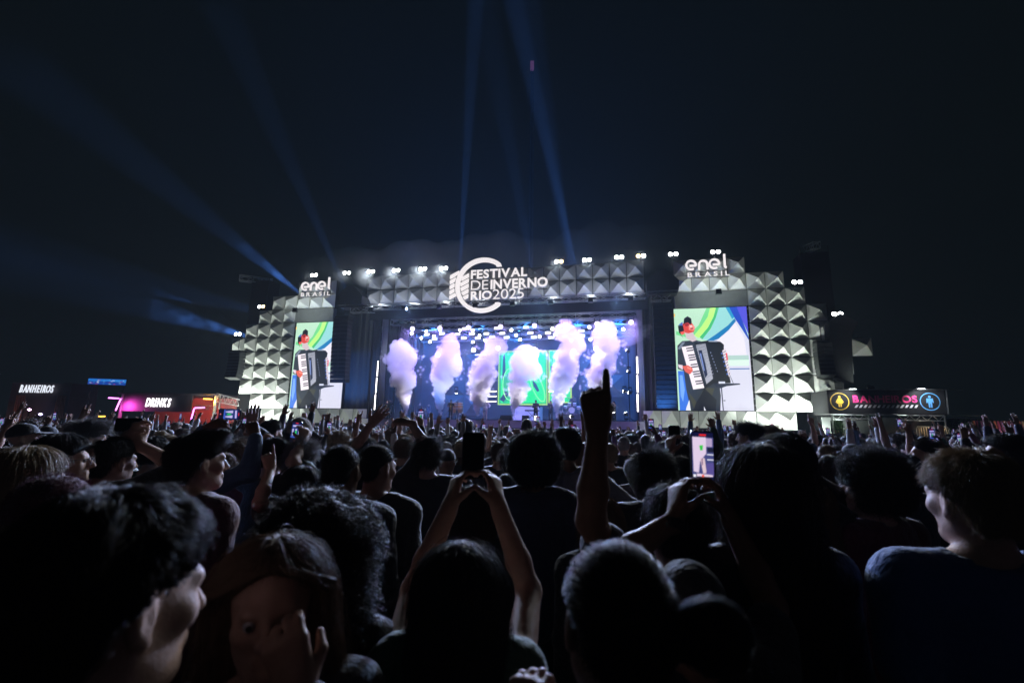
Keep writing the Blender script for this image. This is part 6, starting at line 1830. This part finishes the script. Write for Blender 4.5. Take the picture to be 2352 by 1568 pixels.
# ------------------------------------------------------------------ individuals further back, then the far crowd as one mass
PR = [('long', 'dark brown', 'black', None, True, 'long haired person'), ('short', 'black', 'charcoal', None, False, 'short haired person'), ('buzz', 'black', 'navy', None, False, 'close cropped person'), ('bob', 'brown', 'black', None, True, 'person with chin length hair'), ('afro', 'black', 'charcoal', None, False, 'person with round curls'), ('messy', 'dark brown', 'black', None, False, 'person with tousled hair'), ('cap', 'black', 'black', None, False, 'person in a cap'), ('bun', 'brown', 'navy', None, True, 'person with tied back hair'),
      ('long', 'light brown', 'charcoal', {'R': arm((.20, .22, 1.92), 'open', lift=True)}, True, 'long haired person'), ('short', 'dark brown', 'black', {'L': arm((-.22, .18, 1.95), 'horns', lift=True)}, False, 'short haired person'), ('messy', 'black', 'navy', {'R': arm((.24, .12, 1.98), 'open', lift=True), 'L': arm((-.26, .14, 1.94), 'open', lift=True)}, False, 'person with tousled hair'), ('bob', 'black', 'black', {'R': arm((.07, .34, 1.74), 'hold', (-.3, .2, .9), (-.7, .5, 0), lift=True), 'L': arm((-.06, .34, 1.74), 'hold', (.3, .2, .9), (.7, .5, 0), lift=True)}, True, 'person with chin length hair'), ('short', 'black', 'grey', {'R': arm((.10, .30, 1.86), 'hold', (-.2, .2, .9), (-.7, .5, 0), lift=True)}, False, 'short haired person'), ('buzz', 'black', 'black', {'R': arm((.3, .0, 1.93), 'point', lift=True)}, False, 'close cropped person')]
PROT = []
for k, (sty, hc, sh, ar, fem, nm) in enumerate(PR):
    PROT.append(build_person(700 + k, style=sty, hairc=hc, skin=('tan', 'light', 'brown', 'light')[k % 4], shirt=sh, arms=ar, female=fem, sleeve=('long', 'short')[k % 2], res=(.026, .011), tris=10000, face=True, strands=0 if sty == 'cap' else 1300, srad=.0013))
rg = np.random.RandomState(12)
spots = []
Y = 3.3
while Y < 36:
    dx = .52 + min(Y, 20) * .006
    n = int(Y * 1.22 / dx) + 2
    for i in range(-n, n + 1):
        x = i * dx + rg.uniform(-.17, .17); y = Y + rg.uniform(-.17, .17)
        # the front fence and the tower feet
        s = (x * cP + (y - 40) * sP); t = -x * sP + (y - 40) * cP
        if t > -3.6: continue
        if abs(x) > y * 1.14 + .4: continue
        if any((x - a) ** 2 + (y - b) ** 2 < .20 for a, b, c in HEROES): continue
        spots.append((y, x))
    Y += .55 + Y * .010
for Y in np.arange(36.4, 43, .9):
    for x in np.arange(-46, -18, .75):
        t = -x * sP + (Y - 40) * cP; s = x * cP + (Y - 40) * sP
        if t < -3.6 or s < -28.5: spots.append((Y + rg.uniform(-.2, .2), x + rg.uniform(-.2, .2)))
spots = [q for q in spots if q[0] < 43.2]
spots.sort()
NI = 248
ZONE = [(360, 'by the bar'), (620, 'below the drinks sign'), (860, 'before the far screen'), (1080, 'before the percussion'), (1300, 'before the stage centre'), (1500, 'before the drum kit'), (1760, 'before the nearer screen'), (1960, 'below the nearer tower'), (9999, 'below the toilets banner')]
SHN = list(SHIRTS)
HCN = ['black', 'black', 'dark brown', 'dark brown', 'brown', 'light brown', 'blond', 'grey']
SKN = ['light', 'tan', 'tan', 'brown', 'light', 'dark']
DEP = lambda y: 'near rows' if y < 5.5 else ('middle rows' if y < 8.5 else 'further back')
nphone = 0


def azim(x, y): return math.degrees(math.atan2(1.0 - x, 40 - y)) * .85 + rg.normal(0, 9)


for k, (y, x) in enumerate(spots[:NI]):
    pi = rg.choice(len(PR), p=np.array([9, 12, 9, 7, 5, 9, 5, 6, 5, 5, 6, 7, 5, 4]) / 94)
    h = np.clip(rg.normal(1.61 if y < 6 else 1.64, .08), 1.46, 1.82 if y > 6 else 1.69)
    sty, hc, sh, ar, fem, nm = PR[pi]
    px_u = 1176 + 1090 * x / y
    if (y < 4.6 or 290 < px_u < 440) and ar: pi = pi % 8; sty, hc, sh, ar, fem, nm = PR[pi]
    D = PROT[pi]
    az = azim(x, y)
    hc2 = rg.choice(HCN); sh2 = rg.choice(['black', 'black', 'charcoal', 'navy', 'charcoal', 'grey', 'white', 'burgundy', 'green', 'denim', 'black', 'purple']); sk2 = rg.choice(SKN)
    px_u = 1176 + 1090 * x / y
    zone = next(z for lim, z in ZONE if px_u < lim)
    hcol = {'dark brown': 'dark brown', 'light brown': 'light brown'}.get(hc2, hc2)
    pose = '' if ar is None else (', both arms up' if len(ar) == 2 and pi == 10 else (', filming' if pi in (11, 12) else ', one arm up'))
    lab = {'cap': 'person in cap', 'long': f'long {hcol} hair', 'short': f'short {hcol} hair', 'buzz': 'close cropped head', 'bob': f'chin length {hcol} hair', 'afro': f'round {hcol} curls', 'messy': f'tousled {hcol} hair', 'bun': f'tied back {hcol} hair'}[sty] + f', {sh2} top{pose}, {zone}, {DEP(y)}'
    o = place_person(D, (x, y, 0), az, h, lab, 'people in the crowd ' + zone)
    def ovr(ob, m):
        ob.material_slots[0].link = 'OBJECT'; ob.material_slots[0].material = m
    ovr(o, skin_mat(sk2))
    for c in o.children:
        if c.name.startswith('shirt'): ovr(c, shirt_mat(sh2))
        if c.name.startswith('hair') and sty != 'cap':
            ovr(c, hair_mat(hc2))
            for g in c.children:
                if g.name.startswith('hair_strands'): ovr(g, strand_mat(hc2))
    if pi in (11, 12):
        k_ = h / 1.72; a = R_(az)
        p = np.array([(.0 if pi == 11 else .06), .40, 1.86 if pi == 11 else 1.99]) * k_
        P = (x + p[0] * math.cos(a) + p[1] * math.sin(a), y - p[0] * math.sin(a) + p[1] * math.cos(a), p[2])
        phone(P, f'small lit phone held by person in {sh2} top, {zone}, {DEP(y)}', (nphone % 4) + 1, az, group='small lit phones in the crowd ' + zone)
        nphone += 1


def join(D, name):
    V, F, M, mats, o = [], [], [], [], 0
    M4 = Matrix(D['R'].tolist()).to_4x4(); M4.translation = Vector(D['X'])
    for key in ('body', 'shirt', 'trousers', 'hair'):
        me = D[key]; n = len(me.vertices)
        a = np.zeros(n * 3, dtype=np.float32); me.vertices.foreach_get('co', a); a = a.reshape(n, 3)
        if key == 'hair': a = a @ np.array(M4)[:3, :3].T + np.array(M4)[:3, 3]
        q = np.zeros(len(me.polygons) * 4, dtype=np.int32); me.loops.foreach_get('vertex_index', q)
        V.append(a); F.append(q.reshape(-1, 4) + o); o += n
        M += [len(mats)] * len(me.polygons); mats.append(me.materials[0])
    me = mesh(name, np.concatenate(V), np.concatenate(F), mats, True, M)
    return me


FARP = [('long', 'black', 'black', None, 'tan'), ('short', 'black', 'charcoal', None, 'light'), ('buzz', 'black', 'navy', None, 'brown'), ('bob', 'brown', 'black', None, 'light'), ('afro', 'black', 'black', None, 'brown'), ('messy', 'light brown', 'charcoal', None, 'light'), ('short', 'dark brown', 'white', {'R': arm((.20, .2, 1.95), 'open', lift=True)}, 'light'), ('long', 'dark brown', 'black', {'L': arm((-.2, .2, 1.95), 'open', lift=True)}, 'light'), ('short', 'black', 'grey', {'R': arm((.25, .1, 1.96), 'open', lift=True), 'L': arm((-.25, .1, 1.98), 'open', lift=True)}, 'tan'), ('buzz', 'black', 'black', {'R': arm((.07, .33, 1.78), 'hold', (-.3, .2, .9), lift=True), 'L': arm((-.07, .33, 1.78), 'hold', (.3, .2, .9), lift=True)}, 'tan')]
pc = bpy.data.collections.new('far_people')
for k, (sty, hc, sh, ar, sk) in enumerate(FARP):
    D = build_person(900 + k, style=sty, hairc=hc, skin=sk, shirt=sh, arms=ar, res=(.04, .022), face=True, fingers=False, fat=.006)
    pc.objects.link(bpy.data.objects.new('far_person_%02d' % k, join(D, 'far_person')))
far = spots[NI:]
me = bpy.data.meshes.new('crowd')
N = len(far)
me.vertices.add(N)
hh = np.clip(rg.normal(1.66, .09, N), 1.45, 1.9) / 1.72
me.vertices.foreach_set('co', np.array([(x, y, 0) for y, x in far], dtype=np.float32).ravel())
a_ = me.attributes.new('pick', 'INT', 'POINT'); a_.data.foreach_set('value', rg.choice(10, N, p=[.17, .17, .13, .13, .08, .15, .05, .05, .03, .04]).astype(np.int32))
a_ = me.attributes.new('size', 'FLOAT', 'POINT'); a_.data.foreach_set('value', hh.astype(np.float32))
a_ = me.attributes.new('turn', 'FLOAT_VECTOR', 'POINT'); a_.data.foreach_set('vector', np.array([(0, 0, -R_(azim(x, y))) for y, x in far], dtype=np.float32).ravel())
crowd = link('crowd', me)
tag(crowd, 'far rows of the standing crowd filling the ground up to the stage', kind='stuff')
ng = bpy.data.node_groups.new('crowd', 'GeometryNodeTree')
ng.interface.new_socket('Geometry', in_out='INPUT', socket_type='NodeSocketGeometry'); ng.interface.new_socket('Geometry', in_out='OUTPUT', socket_type='NodeSocketGeometry')
gi, go = ng.nodes.new('NodeGroupInput'), ng.nodes.new('NodeGroupOutput')
ip = ng.nodes.new('GeometryNodeInstanceOnPoints'); ci = ng.nodes.new('GeometryNodeCollectionInfo')
ci.inputs['Collection'].default_value = pc; ci.inputs['Separate Children'].default_value = True; ci.inputs['Reset Children'].default_value = True
def attr(n, t):
    q = ng.nodes.new('GeometryNodeInputNamedAttribute'); q.data_type = t; q.inputs['Name'].default_value = n
    return q.outputs['Attribute']
e2r = ng.nodes.new('FunctionNodeEulerToRotation')
ng.links.new(gi.outputs[0], ip.inputs['Points']); ng.links.new(ci.outputs[0], ip.inputs['Instance']); ip.inputs['Pick Instance'].default_value = True
ng.links.new(attr('pick', 'INT'), ip.inputs['Instance Index']); ng.links.new(attr('turn', 'FLOAT_VECTOR'), e2r.inputs[0]); ng.links.new(e2r.outputs[0], ip.inputs['Rotation']); ng.links.new(attr('size', 'FLOAT'), ip.inputs['Scale'])
ng.links.new(ip.outputs[0], go.inputs[0])
crowd.modifiers.new('crowd', 'NODES').node_group = ng
# phones glowing in the far crowd
for k in range(34):
    y, x = far[int(rg.uniform(0, 1) ** 1.3 * N * .8)]
    px_u = 1176 + 1090 * x / y
    zone = next(z for lim, z in ZONE if px_u < lim)
    phone((x, y + .3, rg.uniform(1.78, 2.0)), f'tiny lit phone raised in the far rows, {zone}', int(rg.randint(1, 5)), azim(x, y), roll=90 if k % 5 == 0 else 0, group='tiny lit phones in the far rows, ' + zone)
